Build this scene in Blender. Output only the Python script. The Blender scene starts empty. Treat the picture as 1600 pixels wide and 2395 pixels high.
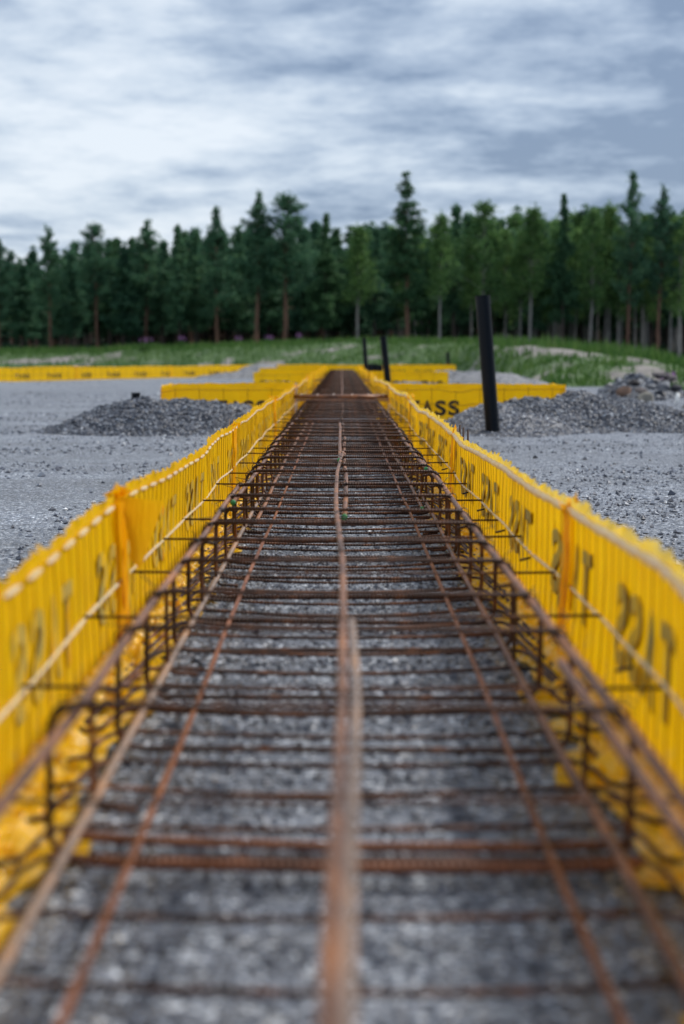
import bpy, bmesh, math, random
import numpy as np
from mathutils import Vector, Matrix

R = math.radians
scene = bpy.context.scene
col = scene.collection

# ------------------------------------------------------------------ camera
CH = 0.54                                   # camera height over the gravel
cam_d = bpy.data.cameras.new("camera")
cam = bpy.data.objects.new("camera", cam_d)
col.objects.link(cam)
cam.location = (0, 0, CH)
cam.rotation_euler = (R(90 - 6.31), 0, 0)
cam_d.sensor_fit = 'VERTICAL'
cam_d.sensor_height = 36
cam_d.sensor_width = 24
cam_d.lens = 50
cam_d.clip_start = 0.02
cam_d.clip_end = 3000
cam_d.dof.use_dof = True
cam_d.dof.focus_distance = 4.7
cam_d.dof.aperture_fstop = 2.9
scene.camera = cam

# ------------------------------------------------------------------ world
SUN_AZ, SUN_EL = 66, 46                     # azimuth from +Y towards +X
world = bpy.data.worlds.new("World")
scene.world = world
world.use_nodes = True
nt = world.node_tree
for n in list(nt.nodes):
    nt.nodes.remove(n)


def N(t, kind, **kw):
    n = t.nodes.new(kind)
    for k, v in kw.items():
        setattr(n, k, v)
    return n


def L(t, a, b):
    t.links.new(a, b)


def math_n(t, op, a, b=None, clamp=False):
    n = t.nodes.new('ShaderNodeMath')
    n.operation = op
    n.use_clamp = clamp
    for i, v in enumerate((a, b)):
        if v is None:
            continue
        if isinstance(v, (int, float)):
            n.inputs[i].default_value = v
        else:
            t.links.new(v, n.inputs[i])
    return n.outputs[0]


def ramp(t, src, stops, interp='LINEAR'):
    n = t.nodes.new('ShaderNodeValToRGB')
    n.color_ramp.interpolation = interp
    e = n.color_ramp.elements
    while len(e) > 1:
        e.remove(e[-1])
    e[0].position = stops[0][0]
    e[0].color = (*stops[0][1], 1)
    for p, c in stops[1:]:
        x = e.new(p)
        x.color = (*c, 1)
    t.links.new(src, n.inputs[0])
    return n.outputs[0]


def g3(v):
    return (v, v, v)


def mixc(t, fac, a, b, mode='MIX'):
    n = t.nodes.new('ShaderNodeMix')
    n.data_type = 'RGBA'
    n.blend_type = mode
    for i, v in ((0, fac), (6, a), (7, b)):
        if isinstance(v, (int, float)):
            n.inputs[i].default_value = v
        elif isinstance(v, tuple):
            n.inputs[i].default_value = (*v, 1)
        else:
            t.links.new(v, n.inputs[i])
    return n.outputs[2]


tc = N(nt, 'ShaderNodeTexCoord')
sep = N(nt, 'ShaderNodeSeparateXYZ')
L(nt, tc.outputs['Generated'], sep.inputs[0])
zz = math_n(nt, 'ADD', math_n(nt, 'MAXIMUM', sep.outputs[2], 0.0), 0.11)
u = math_n(nt, 'DIVIDE', sep.outputs[0], zz)
v = math_n(nt, 'DIVIDE', sep.outputs[1], zz)
cmb = N(nt, 'ShaderNodeCombineXYZ')
L(nt, u, cmb.inputs[0])
L(nt, v, cmb.inputs[1])
cmb.inputs[2].default_value = 3.7
n1 = N(nt, 'ShaderNodeTexNoise')
n1.inputs['Scale'].default_value = 2.2
n1.inputs['Detail'].default_value = 9
n1.inputs['Roughness'].default_value = 0.6
n1.inputs['Distortion'].default_value = 0.12
L(nt, cmb.outputs[0], n1.inputs['Vector'])
n2 = N(nt, 'ShaderNodeTexNoise')
n2.inputs['Scale'].default_value = 0.42
n2.inputs['Detail'].default_value = 2
L(nt, cmb.outputs[0], n2.inputs['Vector'])
mpz = N(nt, 'ShaderNodeMapping')
mpz.inputs['Scale'].default_value = (5.5, 5.5, 15)
mpz.inputs['Location'].default_value = (1.3, 0.2, 0.4)
L(nt, tc.outputs['Generated'], mpz.inputs[0])
n3 = N(nt, 'ShaderNodeTexNoise')
n3.inputs['Scale'].default_value = 1.0
n3.inputs['Detail'].default_value = 8
n3.inputs['Roughness'].default_value = 0.58
L(nt, mpz.outputs[0], n3.inputs['Vector'])
dens = math_n(nt, 'ADD', math_n(nt, 'MULTIPLY', n1.outputs[0], 0.75), math_n(nt, 'MULTIPLY', n2.outputs[0], 0.30))
dens = math_n(nt, 'ADD', dens, math_n(nt, 'MULTIPLY', n3.outputs[0], 0.44))
# the cloud deck is thinner and whiter towards the left of the site
dens = math_n(nt, 'SUBTRACT', dens, math_n(nt, 'MULTIPLY', sep.outputs[0], 0.45))
dens = math_n(nt, 'ADD', dens, math_n(nt, 'MULTIPLY', sep.outputs[2], 0.25))
cc = ramp(nt, dens, [(0.645, (0.185, 0.255, 0.38)), (0.70, (0.28, 0.36, 0.49)), (0.765, (0.40, 0.485, 0.61)),
                     (0.835, (0.56, 0.64, 0.74)), (0.94, (0.72, 0.78, 0.85))])
sky = N(nt, 'ShaderNodeTexSky', sky_type='NISHITA')
sky.sun_disc = False
sky.sun_elevation = R(SUN_EL)
sky.sun_rotation = R(SUN_AZ)
sky.air_density = 1.0
sky.dust_density = 2.0
cl10 = N(nt, 'ShaderNodeVectorMath', operation='SCALE')
L(nt, cc, cl10.inputs[0])
cl10.inputs['Scale'].default_value = 7.4
sk = mixc(nt, 0.88, sky.outputs[0], cl10.outputs[0])
bg = N(nt, 'ShaderNodeBackground')
L(nt, sk, bg.inputs[0])
bg.inputs[1].default_value = 0.13
wo = N(nt, 'ShaderNodeOutputWorld')
L(nt, bg.outputs[0], wo.inputs[0])

# ------------------------------------------------------------------ sun
sd = bpy.data.lights.new("sun", 'SUN')
sd.energy = 3.0
sd.angle = R(6)
sd.color = (1.0, 0.95, 0.87)
so = bpy.data.objects.new("sun", sd)
col.objects.link(so)
S = Vector((math.sin(R(SUN_AZ)) * math.cos(R(SUN_EL)), math.cos(R(SUN_AZ)) * math.cos(R(SUN_EL)), math.sin(R(SUN_EL))))
so.rotation_euler = (-S).to_track_quat('-Z', 'Y').to_euler()
so.location = (10, 10, 20)

scene.view_settings.view_transform = 'Standard'
scene.view_settings.look = 'None'
scene.view_settings.exposure = 0.3
scene.view_settings.gamma = 1.0
scene.render.engine = 'CYCLES'
scene.cycles.max_bounces = 6
scene.cycles.use_denoising = True
scene.cycles.blur_glossy = 0.5

# ------------------------------------------------------------------ helpers
rng = np.random.default_rng(7)
F = 3326.0


def wx(px, Y):                              # site x of something seen Y metres ahead
    return (px - 800.0) / F * Y


def hz(py, Y):
    return CH - (py - 829.0) / F * Y


def _hash(ix, iy, seed):
    n = (ix.astype(np.int64) * 374761393 + iy.astype(np.int64) * 668265263 + seed * 1442695041) & 0x7fffffff
    n = (n ^ (n >> 13)) * 1274126177 & 0x7fffffff
    return ((n ^ (n >> 16)) & 0xffff) / 65535.0


def vnoise(x, y, seed=0):
    x = np.asarray(x, float)
    y = np.asarray(y, float)
    ix, iy = np.floor(x), np.floor(y)
    fx, fy = x - ix, y - iy
    fx = fx * fx * (3 - 2 * fx)
    fy = fy * fy * (3 - 2 * fy)
    a = _hash(ix, iy, seed)
    b = _hash(ix + 1, iy, seed)
    c = _hash(ix, iy + 1, seed)
    d = _hash(ix + 1, iy + 1, seed)
    return (a * (1 - fx) + b * fx) * (1 - fy) + (c * (1 - fx) + d * fx) * fy


def fbm(x, y, seed=0, octv=4):
    t, amp, tot = 0, 1.0, 0
    for i in range(octv):
        t = t + amp * (vnoise(np.asarray(x) * 2 ** i, np.asarray(y) * 2 ** i, seed + i * 17) - 0.5)
        tot += amp
        amp *= 0.5
    return t / tot * 2


class MB:
    """collects geometry with material slots, builds one mesh object"""

    def __init__(s):
        s.v, s.f, s.m, s.n = [], [], [], 0

    def add(s, verts, faces, mi=0):
        verts = np.asarray(verts, float).reshape(-1, 3)
        faces = np.asarray(faces, int)
        s.v.append(verts)
        s.f.append(faces + s.n)
        s.m.append(np.full(len(faces), mi, int))
        s.n += len(verts)

    def tube(s, pts, r, sides=8, mi=0, caps=True):
        p = np.asarray(pts, float)
        n = len(p)
        rr = np.broadcast_to(np.asarray(r, float), (n,))
        t = np.gradient(p, axis=0)
        t /= np.linalg.norm(t, axis=1)[:, None] + 1e-12
        up = np.array([0, 0, 1.0]) if abs(t[0][2]) < 0.9 else np.array([1.0, 0, 0])
        a = np.cross(t[0], up)
        a /= np.linalg.norm(a)
        ring = []
        th = np.linspace(0, 2 * np.pi, sides, endpoint=False)
        for i in range(n):
            a = a - t[i] * np.dot(a, t[i])
            a /= np.linalg.norm(a) + 1e-12
            b = np.cross(t[i], a)
            ring.append(p[i] + rr[i] * (np.cos(th)[:, None] * a + np.sin(th)[:, None] * b))
        V = np.concatenate(ring)
        f = []
        i0 = np.arange(n - 1)[:, None] * sides
        j = np.arange(sides)[None, :]
        k = (j + 1) % sides
        q = np.stack([i0 + j, i0 + k, i0 + sides + k, i0 + sides + j], -1).reshape(-1, 4)
        s.add(V, q, mi)
        if caps:
            for e, base in ((0, 0), (n - 1, (n - 1) * sides)):
                c = s.n
                s.v.append(p[e][None, :])
                s.n += 1
                off = c - n * sides - (0 if e == 0 else 1)
                tri = [[off + base + (jj if e else (jj + 1) % sides), off + base + ((jj + 1) % sides if e else jj), c, c] for jj in range(sides)]
                s.f.append(np.array(tri))
                s.m.append(np.full(sides, mi, int))

    def build(s, name, mats, parent=None, smooth=True, loc=None):
        V = np.concatenate(s.v)
        off = np.array(parent.location if parent is not None else (loc if loc is not None else (0, 0, 0)))
        if parent is not None and parent.parent is not None:
            off = off + np.array(parent.parent.location)
        V = V - off
        loops, starts, totals = [], [], []
        pos = 0
        for fa in s.f:
            if fa.shape[1] == 4:
                deg = fa[:, 2] == fa[:, 3]
                if deg.any():
                    for row, dg in zip(fa, deg):
                        r_ = row[:3] if dg else row
                        loops.append(r_)
                        starts.append([pos])
                        totals.append([len(r_)])
                        pos += len(r_)
                    continue
            k = fa.shape[1]
            loops.append(fa.reshape(-1))
            starts.append(pos + np.arange(len(fa)) * k)
            totals.append(np.full(len(fa), k))
            pos += fa.size
        me = bpy.data.meshes.new(name)
        loops = np.concatenate(loops).astype(np.int32)
        starts = np.concatenate(starts).astype(np.int32)
        totals = np.concatenate(totals).astype(np.int32)
        me.vertices.add(len(V))
        me.vertices.foreach_set('co', V.astype(np.float32).ravel())
        me.loops.add(len(loops))
        me.loops.foreach_set('vertex_index', loops)
        me.polygons.add(len(starts))
        me.polygons.foreach_set('loop_start', starts)
        me.polygons.foreach_set('loop_total', totals)
        me.polygons.foreach_set('material_index', np.concatenate(s.m).astype(np.int32))
        me.polygons.foreach_set('use_smooth', np.full(len(starts), smooth, bool))
        me.update(calc_edges=True)
        for m in (mats if isinstance(mats, (list, tuple)) else [mats]):
            me.materials.append(m)
        o = bpy.data.objects.new(name, me)
        col.objects.link(o)
        if parent is not None:
            o.parent = parent
        elif loc is not None:
            o.location = loc
        return o


def tag(o, label=None, cat=None, group=None, kind=None):
    for k, v_ in (('label', label), ('category', cat), ('group', group), ('kind', kind)):
        if v_:
            o[k] = v_
    return o


def empty(name, loc, label, cat, group=None):
    o = bpy.data.objects.new(name, None)
    col.objects.link(o)
    o.location = loc
    o.empty_display_size = 0.1
    return tag(o, label, cat, group)


def copy_tree(o, loc, scale=None, rotz=0.0, rot=None):
    c = o.copy()
    col.objects.link(c)
    c.location = loc
    c.rotation_euler = rot if rot else (0, 0, rotz)
    if scale:
        c.scale = scale
    for ch in o.children:
        d = ch.copy()
        col.objects.link(d)
        d.parent = c
    return c


def mat(name):
    m = bpy.data.materials.new(name)
    m.use_nodes = True
    t = m.node_tree
    b = t.nodes['Principled BSDF']
    return m, t, b


def tex_noise(t, scale, detail=4, rough=0.55, coord='Object', vec=None):
    n = t.nodes.new('ShaderNodeTexNoise')
    n.inputs['Scale'].default_value = scale
    n.inputs['Detail'].default_value = detail
    n.inputs['Roughness'].default_value = rough
    if vec is None:
        c = t.nodes.new('ShaderNodeTexCoord')
        vec = c.outputs[coord]
    t.links.new(vec, n.inputs['Vector'])
    return n


def scaled(t, sc, coord='Object'):
    c = t.nodes.new('ShaderNodeTexCoord')
    mp = t.nodes.new('ShaderNodeMapping')
    mp.inputs['Scale'].default_value = sc
    t.links.new(c.outputs[coord], mp.inputs[0])
    return mp.outputs[0]


def bump(t, b, h, strength, dist):
    n = t.nodes.new('ShaderNodeBump')
    n.inputs['Strength'].default_value = strength
    n.inputs['Distance'].default_value = dist
    t.links.new(h, n.inputs['Height'])
    t.links.new(n.outputs[0], b.inputs['Normal'])
    return n


# ------------------------------------------------------------------ materials
def gravel_mat(name, dark, mid, light, fine=140.0, tracks=True):
    m, t, b = mat(name)
    vo = t.nodes.new('ShaderNodeTexVoronoi')
    vo.inputs['Scale'].default_value = fine
    c = t.nodes.new('ShaderNodeTexCoord')
    t.links.new(c.outputs['Object'], vo.inputs['Vector'])
    sp = t.nodes.new('ShaderNodeSeparateColor')
    t.links.new(vo.outputs['Color'], sp.inputs[0])
    c1 = ramp(t, sp.outputs[0], [(0.0, dark), (0.35, mid), (0.8, mid), (0.95, light)])
    n_big = tex_noise(t, 1.1, 5, 0.6, vec=scaled(t, (0.35, 1.3, 1)) if tracks else None)
    n_mid = tex_noise(t, 14.0, 4, 0.6)
    f1 = ramp(t, n_big.outputs[0], [(0.3, g3(0.62)), (0.7, g3(1.25))])
    f2 = ramp(t, n_mid.outputs[0], [(0.3, g3(0.62)), (0.62, g3(1.22))])
    cc_ = mixc(t, 1.0, mixc(t, 1.0, c1, f1, 'MULTIPLY'), f2, 'MULTIPLY')
    t.links.new(cc_, b.inputs['Base Color'])
    b.inputs['Roughness'].default_value = 0.5
    b.inputs['Specular IOR Level'].default_value = 0.75
    v2 = t.nodes.new('ShaderNodeTexVoronoi')
    v2.inputs['Scale'].default_value = 60
    t.links.new(c.outputs['Object'], v2.inputs['Vector'])
    hsum = math_n(t, 'ADD', math_n(t, 'MULTIPLY', vo.outputs['Distance'], -0.5), math_n(t, 'MULTIPLY', v2.outputs['Distance'], -1.0))
    hsum = math_n(t, 'ADD', hsum, math_n(t, 'MULTIPLY', n_mid.outputs[0], 2.0))
    bump(t, b, hsum, 1.0, 0.012)
    return m


M_ground = gravel_mat('gravel_ground', (0.038, 0.047, 0.07), (0.135, 0.155, 0.198), (0.55, 0.60, 0.68))
M_mound = gravel_mat('mound_gravel', (0.022, 0.028, 0.042), (0.075, 0.088, 0.118), (0.36, 0.40, 0.46), 70, False)
M_mound_pale = gravel_mat('mound_gravel_pale', (0.06, 0.065, 0.075), (0.17, 0.17, 0.185), (0.42, 0.43, 0.45), 90, False)


def stone_mat(name, stops, rough=0.55):
    m, t, b = mat(name)
    g = t.nodes.new('ShaderNodeNewGeometry')
    c1 = ramp(t, g.outputs['Random Per Island'], stops)
    t.links.new(c1, b.inputs['Base Color'])
    b.inputs['Roughness'].default_value = rough
    return m


M_stone = stone_mat('stones', [(0.0, (0.03, 0.038, 0.058)), (0.4, (0.085, 0.10, 0.14)), (0.75, (0.16, 0.182, 0.23)), (0.94, (0.28, 0.31, 0.37)), (1.0, (0.7, 0.73, 0.78))])
M_stone_dark = stone_mat('dark_stones', [(0.0, (0.016, 0.021, 0.034)), (0.5, (0.06, 0.07, 0.098)), (0.85, (0.13, 0.15, 0.19)), (1.0, (0.26, 0.29, 0.34))])


def rust_mat(name, dark, mid, lite, rough=0.5, s=26, axis='X'):
    m, t, b = mat(name)
    n = tex_noise(t, s, 5, 0.65)
    n2_ = tex_noise(t, 4.0, 3, 0.5)
    f = math_n(t, 'ADD', math_n(t, 'MULTIPLY', n.outputs[0], 0.6), math_n(t, 'MULTIPLY', n2_.outputs[0], 0.4))
    t.links.new(ramp(t, f, [(0.36, dark), (0.5, mid), (0.66, lite)]), b.inputs['Base Color'])
    b.inputs['Roughness'].default_value = rough
    b.inputs['Specular IOR Level'].default_value = 0.35
    wv = t.nodes.new('ShaderNodeTexWave')
    wv.bands_direction = axis
    wv.inputs['Scale'].default_value = 40
    c = t.nodes.new('ShaderNodeTexCoord')
    t.links.new(c.outputs['Object'], wv.inputs['Vector'])
    bump(t, b, wv.outputs['Fac'], 0.9, 0.002)
    return m


M_rust = rust_mat('rust_stirrup', (0.014, 0.006, 0.005), (0.055, 0.021, 0.012), (0.22, 0.078, 0.026), 0.55)
M_rail = rust_mat('rust_rail_sky_sheen', (0.06, 0.03, 0.022), (0.17, 0.08, 0.05), (0.40, 0.16, 0.06), 0.42, 14, 'Y')  # rust lightened: the sky reflected on the bars is put into the colour
M_rail2 = rust_mat('pale_grey_rust', (0.11, 0.075, 0.06), (0.26, 0.19, 0.155), (0.42, 0.22, 0.11), 0.42, 9, 'Y')  # paler, greyer rust tone for some of the long bars
M_orange = rust_mat('rust_orange', (0.09, 0.035, 0.02), (0.2, 0.075, 0.038), (0.30, 0.12, 0.055), 0.6, 18)
M_wire, t_, b_ = mat('tie_wire_steel')
b_.inputs['Base Color'].default_value = (0.03, 0.028, 0.028, 1)
b_.inputs['Metallic'].default_value = 0.6
b_.inputs['Roughness'].default_value = 0.4
M_green, t_, b_ = mat('green_cap_paint')
b_.inputs['Base Color'].default_value = (0.02, 0.22, 0.06, 1)
b_.inputs['Roughness'].default_value = 0.4


def film_mat(name, a, b2, transl, rough=0.3, glossn=30, tcol=None, dirt=0.8, lo=0.38):
    m, t, b = mat(name)
    n = tex_noise(t, glossn, 4, 0.6)
    c = mixc(t, ramp(t, n.outputs[0], [(lo, g3(0)), (lo + 0.3, g3(1))]), a, b2)
    nl = tex_noise(t, 5.0, 5, 0.7)
    c = mixc(t, ramp(t, nl.outputs[0], [(0.42, g3(0)), (0.75, g3(0.45))]), c, (a[0] * 0.82, a[1] * 0.74, a[2]))
    geo = t.nodes.new('ShaderNodeNewGeometry')
    sz = t.nodes.new('ShaderNodeSeparateXYZ')
    t.links.new(geo.outputs['Position'], sz.inputs[0])
    nd = tex_noise(t, 28.0, 5, 0.75)
    splash = math_n(t, 'MULTIPLY', ramp(t, sz.outputs[2], [(0.0, g3(dirt)), (0.10, g3(0.0))]), ramp(t, nd.outputs[0], [(0.52, g3(0)), (0.66, g3(1))]))
    c = mixc(t, splash, c, (0.33, 0.26, 0.16))
    t.links.new(c, b.inputs['Base Color'])
    b.inputs['Roughness'].default_value = rough
    b.inputs['Specular IOR Level'].default_value = 0.3
    tr = t.nodes.new('ShaderNodeBsdfTranslucent')
    if tcol:
        tr.inputs[0].default_value = (*tcol, 1)
    else:
        t.links.new(c, tr.inputs[0])
    mx = t.nodes.new('ShaderNodeMixShader')
    mx.inputs[0].default_value = transl
    t.links.new(b.outputs[0], mx.inputs[1])
    t.links.new(tr.outputs[0], mx.inputs[2])
    out = [x for x in t.nodes if x.type == 'OUTPUT_MATERIAL'][0]
    t.links.new(mx.outputs[0], out.inputs[0])
    vec = scaled(t, (90, 90, 6))
    n4 = tex_noise(t, 1.0, 3, 0.6, vec=vec)
    bump(t, b, n4.outputs[0], 0.8, 0.006)
    return m


M_film = film_mat('yellow_film', (0.98, 0.535, 0.001), (1.0, 0.60, 0.004), 0.48, 0.35)
M_film_far = film_mat('yellow_film_far', (0.99, 0.57, 0.001), (0.99, 0.61, 0.002), 0.35, 0.5)
M_seam = film_mat('orange_film', (0.96, 0.45, 0.001), (0.97, 0.56, 0.002), 0.35, 0.35)
M_pale = film_mat('pale_crumpled_film', (0.99, 0.58, 0.004), (0.97, 0.82, 0.46), 0.4, 0.16, 34, dirt=0.12, lo=0.5)
M_fring = film_mat('film_fringe', (0.95, 0.60, 0.01), (0.95, 0.74, 0.2), 0.5, 0.22, 60)
M_cord = film_mat('wrapped_wire_painted_gloss', (0.95, 0.91, 0.74), (0.95, 0.82, 0.45), 0.5, 0.25, 40, dirt=0.0)  # cream is the gloss along the wire ridges, put into the film colour
M_vwire, t_, b_ = mat('wire_in_film')
b_.inputs['Base Color'].default_value = (0.5, 0.29, 0.006, 1)
b_.inputs['Roughness'].default_value = 0.35
M_print, t_, b_ = mat('black_print')
b_.inputs['Base Color'].default_value = (0.012, 0.012, 0.012, 1)
b_.inputs['Roughness'].default_value = 0.4
M_print_in, t_, b_ = mat('print_seen_through_film')
nn = tex_noise(t_, 60, 3)
t_.links.remove(nn.inputs['Vector'].links[0])
L(t_, scaled(t_, (110, 110, 4)), nn.inputs['Vector'])
nn.inputs['Scale'].default_value = 1.0
L(t_, ramp(t_, nn.outputs[0], [(0.34, (0.16, 0.15, 0.02)), (0.44, (0.32, 0.29, 0.14)), (0.49, (0.55, 0.38, 0.01)), (0.54, (0.9, 0.52, 0.002))]), b_.inputs['Base Color'])
b_.inputs['Roughness'].default_value = 0.3
M_pipe, t_, b_ = mat('black_plastic')
b_.inputs['Base Color'].default_value = (0.004, 0.008, 0.014, 1)
b_.inputs['Roughness'].default_value = 0.42
b_.inputs['Specular IOR Level'].default_value = 0.3


def bark_mat(name, a, c_):
    m, t, b = mat(name)
    n = tex_noise(t, 1.0, 5, 0.7, vec=scaled(t, (9, 9, 2.0)))
    t.links.new(ramp(t, n.outputs[0], [(0.35, a), (0.65, c_)]), b.inputs['Base Color'])
    b.inputs['Roughness'].default_value = 0.9
    bump(t, b, n.outputs[0], 0.8, 0.03)
    return m


M_bark_pine = bark_mat('pine_bark', (0.07, 0.038, 0.028), (0.19, 0.10, 0.065))
M_bark_pale = bark_mat('pale_bark', (0.12, 0.115, 0.105), (0.30, 0.29, 0.27))
M_bark_dark = bark_mat('dark_bark', (0.03, 0.024, 0.02), (0.08, 0.06, 0.05))


def leaf_mat(name, stops, tr_=0.25):
    m, t, b = mat(name)
    g = t.nodes.new('ShaderNodeNewGeometry')
    oi = t.nodes.new('ShaderNodeObjectInfo')
    n = tex_noise(t, 0.9, 3, 0.6)
    f = math_n(t, 'ADD', math_n(t, 'MULTIPLY', g.outputs['Random Per Island'], 0.35), math_n(t, 'MULTIPLY', n.outputs[0], 0.55))
    f = math_n(t, 'ADD', f, math_n(t, 'MULTIPLY', oi.outputs['Random'], 0.2))
    c = ramp(t, f, stops)
    t.links.new(c, b.inputs['Base Color'])
    b.inputs['Roughness'].default_value = 0.7
    b.inputs['Specular IOR Level'].default_value = 0.2
    tr = t.nodes.new('ShaderNodeBsdfTranslucent')
    t.links.new(c, tr.inputs[0])
    mx = t.nodes.new('ShaderNodeMixShader')
    mx.inputs[0].default_value = tr_
    t.links.new(b.outputs[0], mx.inputs[1])
    t.links.new(tr.outputs[0], mx.inputs[2])
    out = [x for x in t.nodes if x.type == 'OUTPUT_MATERIAL'][0]
    t.links.new(mx.outputs[0], out.inputs[0])
    return m


M_needle = leaf_mat('pine_needles', [(0.3, (0.036, 0.10, 0.062)), (0.55, (0.062, 0.155, 0.088)), (0.85, (0.12, 0.235, 0.11))], 0.4)
M_spruce = leaf_mat('spruce_needles', [(0.3, (0.032, 0.09, 0.045)), (0.6, (0.058, 0.14, 0.062)), (0.85, (0.10, 0.20, 0.085))], 0.4)
M_leaf = leaf_mat('broad_leaves', [(0.3, (0.06, 0.14, 0.05)), (0.6, (0.11, 0.215, 0.065)), (0.85, (0.19, 0.31, 0.09))], 0.42)
M_deep = leaf_mat('leaves_painted_shade', [(0.3, (0.012, 0.04, 0.022)), (0.85, (0.03, 0.07, 0.035))], 0.1)  # inner shade of the wood put into the leaf colour
M_grass = leaf_mat('grass_blades', [(0.25, (0.025, 0.075, 0.022)), (0.55, (0.065, 0.15, 0.032)), (0.78, (0.12, 0.20, 0.055)), (0.92, (0.24, 0.24, 0.13))], 0.3)
M_petal, t_, b_ = mat('purple_petals')
b_.inputs['Base Color'].default_value = (0.24, 0.09, 0.28, 1)
b_.inputs['Roughness'].default_value = 0.6

# ------------------------------------------------------------------ ground (one sheet to the horizon)
def axis(parts):
    out = []
    for a, b, st in parts:
        out.append(np.arange(a, b, st))
    return np.unique(np.concatenate(out + [[parts[-1][1]]]))


def grid_mesh(mb, X, Y, Z, mi=0):
    ny, nx = X.shape
    V = np.stack([X, Y, Z], -1).reshape(-1, 3)
    i = np.arange(ny - 1)[:, None] * nx + np.arange(nx - 1)[None, :]
    f = np.stack([i, i + 1, i + nx + 1, i + nx], -1).reshape(-1, 4)
    mb.add(V, f, mi)


def ground_z(x, y):
    out = np.clip((np.abs(x) - 0.5) / 0.8, 0, 1)
    fade = np.clip(1 - (y - 40) / 40, 0, 1)
    z = (fbm(x * 0.5, y * 0.5, 5, 3) * 0.03 + fbm(x * 2.5, y * 2.5, 9, 3) * 0.012) * fade * out
    return z


gx = axis([(-900, -60, 60), (-60, -8, 2), (-8, -3, 0.25), (-3, 3, 0.06), (3, 8, 0.25), (8, 60, 2), (60, 900, 60)])
gy = axis([(-40, -2, 2), (-2, 12, 0.06), (12, 30, 0.3), (30, 90, 2), (90, 1500, 80)])
GX, GY = np.meshgrid(gx, gy)
mb = MB()
grid_mesh(mb, GX, GY, ground_z(GX, GY))
tag(mb.build('ground', M_ground), kind='structure')

OCT = np.array([[1, 0, 0], [-1, 0, 0], [0, 1, 0], [0, -1, 0], [0, 0, 1], [0, 0, -1]], float)
OCF = np.array([[0, 2, 4], [2, 1, 4], [1, 3, 4], [3, 0, 4], [2, 0, 5], [1, 2, 5], [3, 1, 5], [0, 3, 5]])


def stones(mb, px, py, pz, r, mi=0, flat=0.7):
    n = len(px)
    V = OCT[None] * (1 + 0.9 * (rng.random((n, 6, 1)) - 0.5)) + (rng.random((n, 6, 3)) - 0.5) * 0.5
    V = V * r[:, None, None] * np.array([1, 1, flat])
    a = rng.random(n) * 6.28
    ca, sa = np.cos(a), np.sin(a)
    x = V[..., 0] * ca[:, None] - V[..., 1] * sa[:, None]
    y = V[..., 0] * sa[:, None] + V[..., 1] * ca[:, None]
    V = np.stack([x + px[:, None], y + py[:, None], V[..., 2] + pz[:, None]], -1)
    f = (OCF[None] + (np.arange(n) * 6)[:, None, None]).reshape(-1, 3)
    mb.add(V.reshape(-1, 3), f, mi)


mb = MB()
# inside the trench
n = 30000
py = -0.5 + 12 * rng.random(n) ** 1.2
px = (rng.random(n) - 0.5) * 0.76
r = 0.0025 + 0.006 * rng.random(n) ** 3
stones(mb, px, py, ground_z(px, py) + r * 0.3, r)
# open site either side, thinning out with distance, in loose patches
n = 90000
py = 1.5 + 20 * rng.random(n) ** 1.6
px = (0.42 + rng.random(n) * (1.0 + py * 0.27)) * np.where(rng.random(n) < 0.5, -1, 1)
keep = (fbm(px * 0.8, py * 1.6, 31, 4) + 0.25) > rng.random(n) * 0.5 - 0.05
px, py = px[keep], py[keep]
r = 0.003 + 0.010 * rng.random(len(px)) ** 4
stones(mb, px, py, ground_z(px, py) + r * 0.3, r)
n = 420
py = 2 + 26 * rng.random(n)
px = (0.5 + rng.random(n) * py * 0.28) * np.where(rng.random(n) < 0.5, -1, 1)
r = 0.010 + 0.015 * rng.random(n) ** 2
stones(mb, px, py, ground_z(px, py) + r * 0.25, r)
tag(mb.build('loose_gravel', M_stone, smooth=False), 'loose grey gravel stones scattered over the site ground', 'gravel', kind='stuff')

# ------------------------------------------------------------------ grassy bank
PXK = [-900, -300, 0, 200, 400, 600, 700, 900, 1080, 1200, 1300, 1400, 1500, 1560, 1600, 1700, 2000, 2600]
CRK = [828, 824, 821, 819, 812, 804, 801, 796, 797, 801, 808, 818, 831, 844, 856, 868, 872, 872]
DK = [66, 64, 62, 60, 58, 55, 54, 52, 48, 36, 33, 32, 30, 30, 30, 30, 30, 30]
BK = [60, 58, 56, 54, 52, 49, 48, 46, 42, 28, 24.5, 24, 24, 24, 24, 24, 24, 24]


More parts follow.
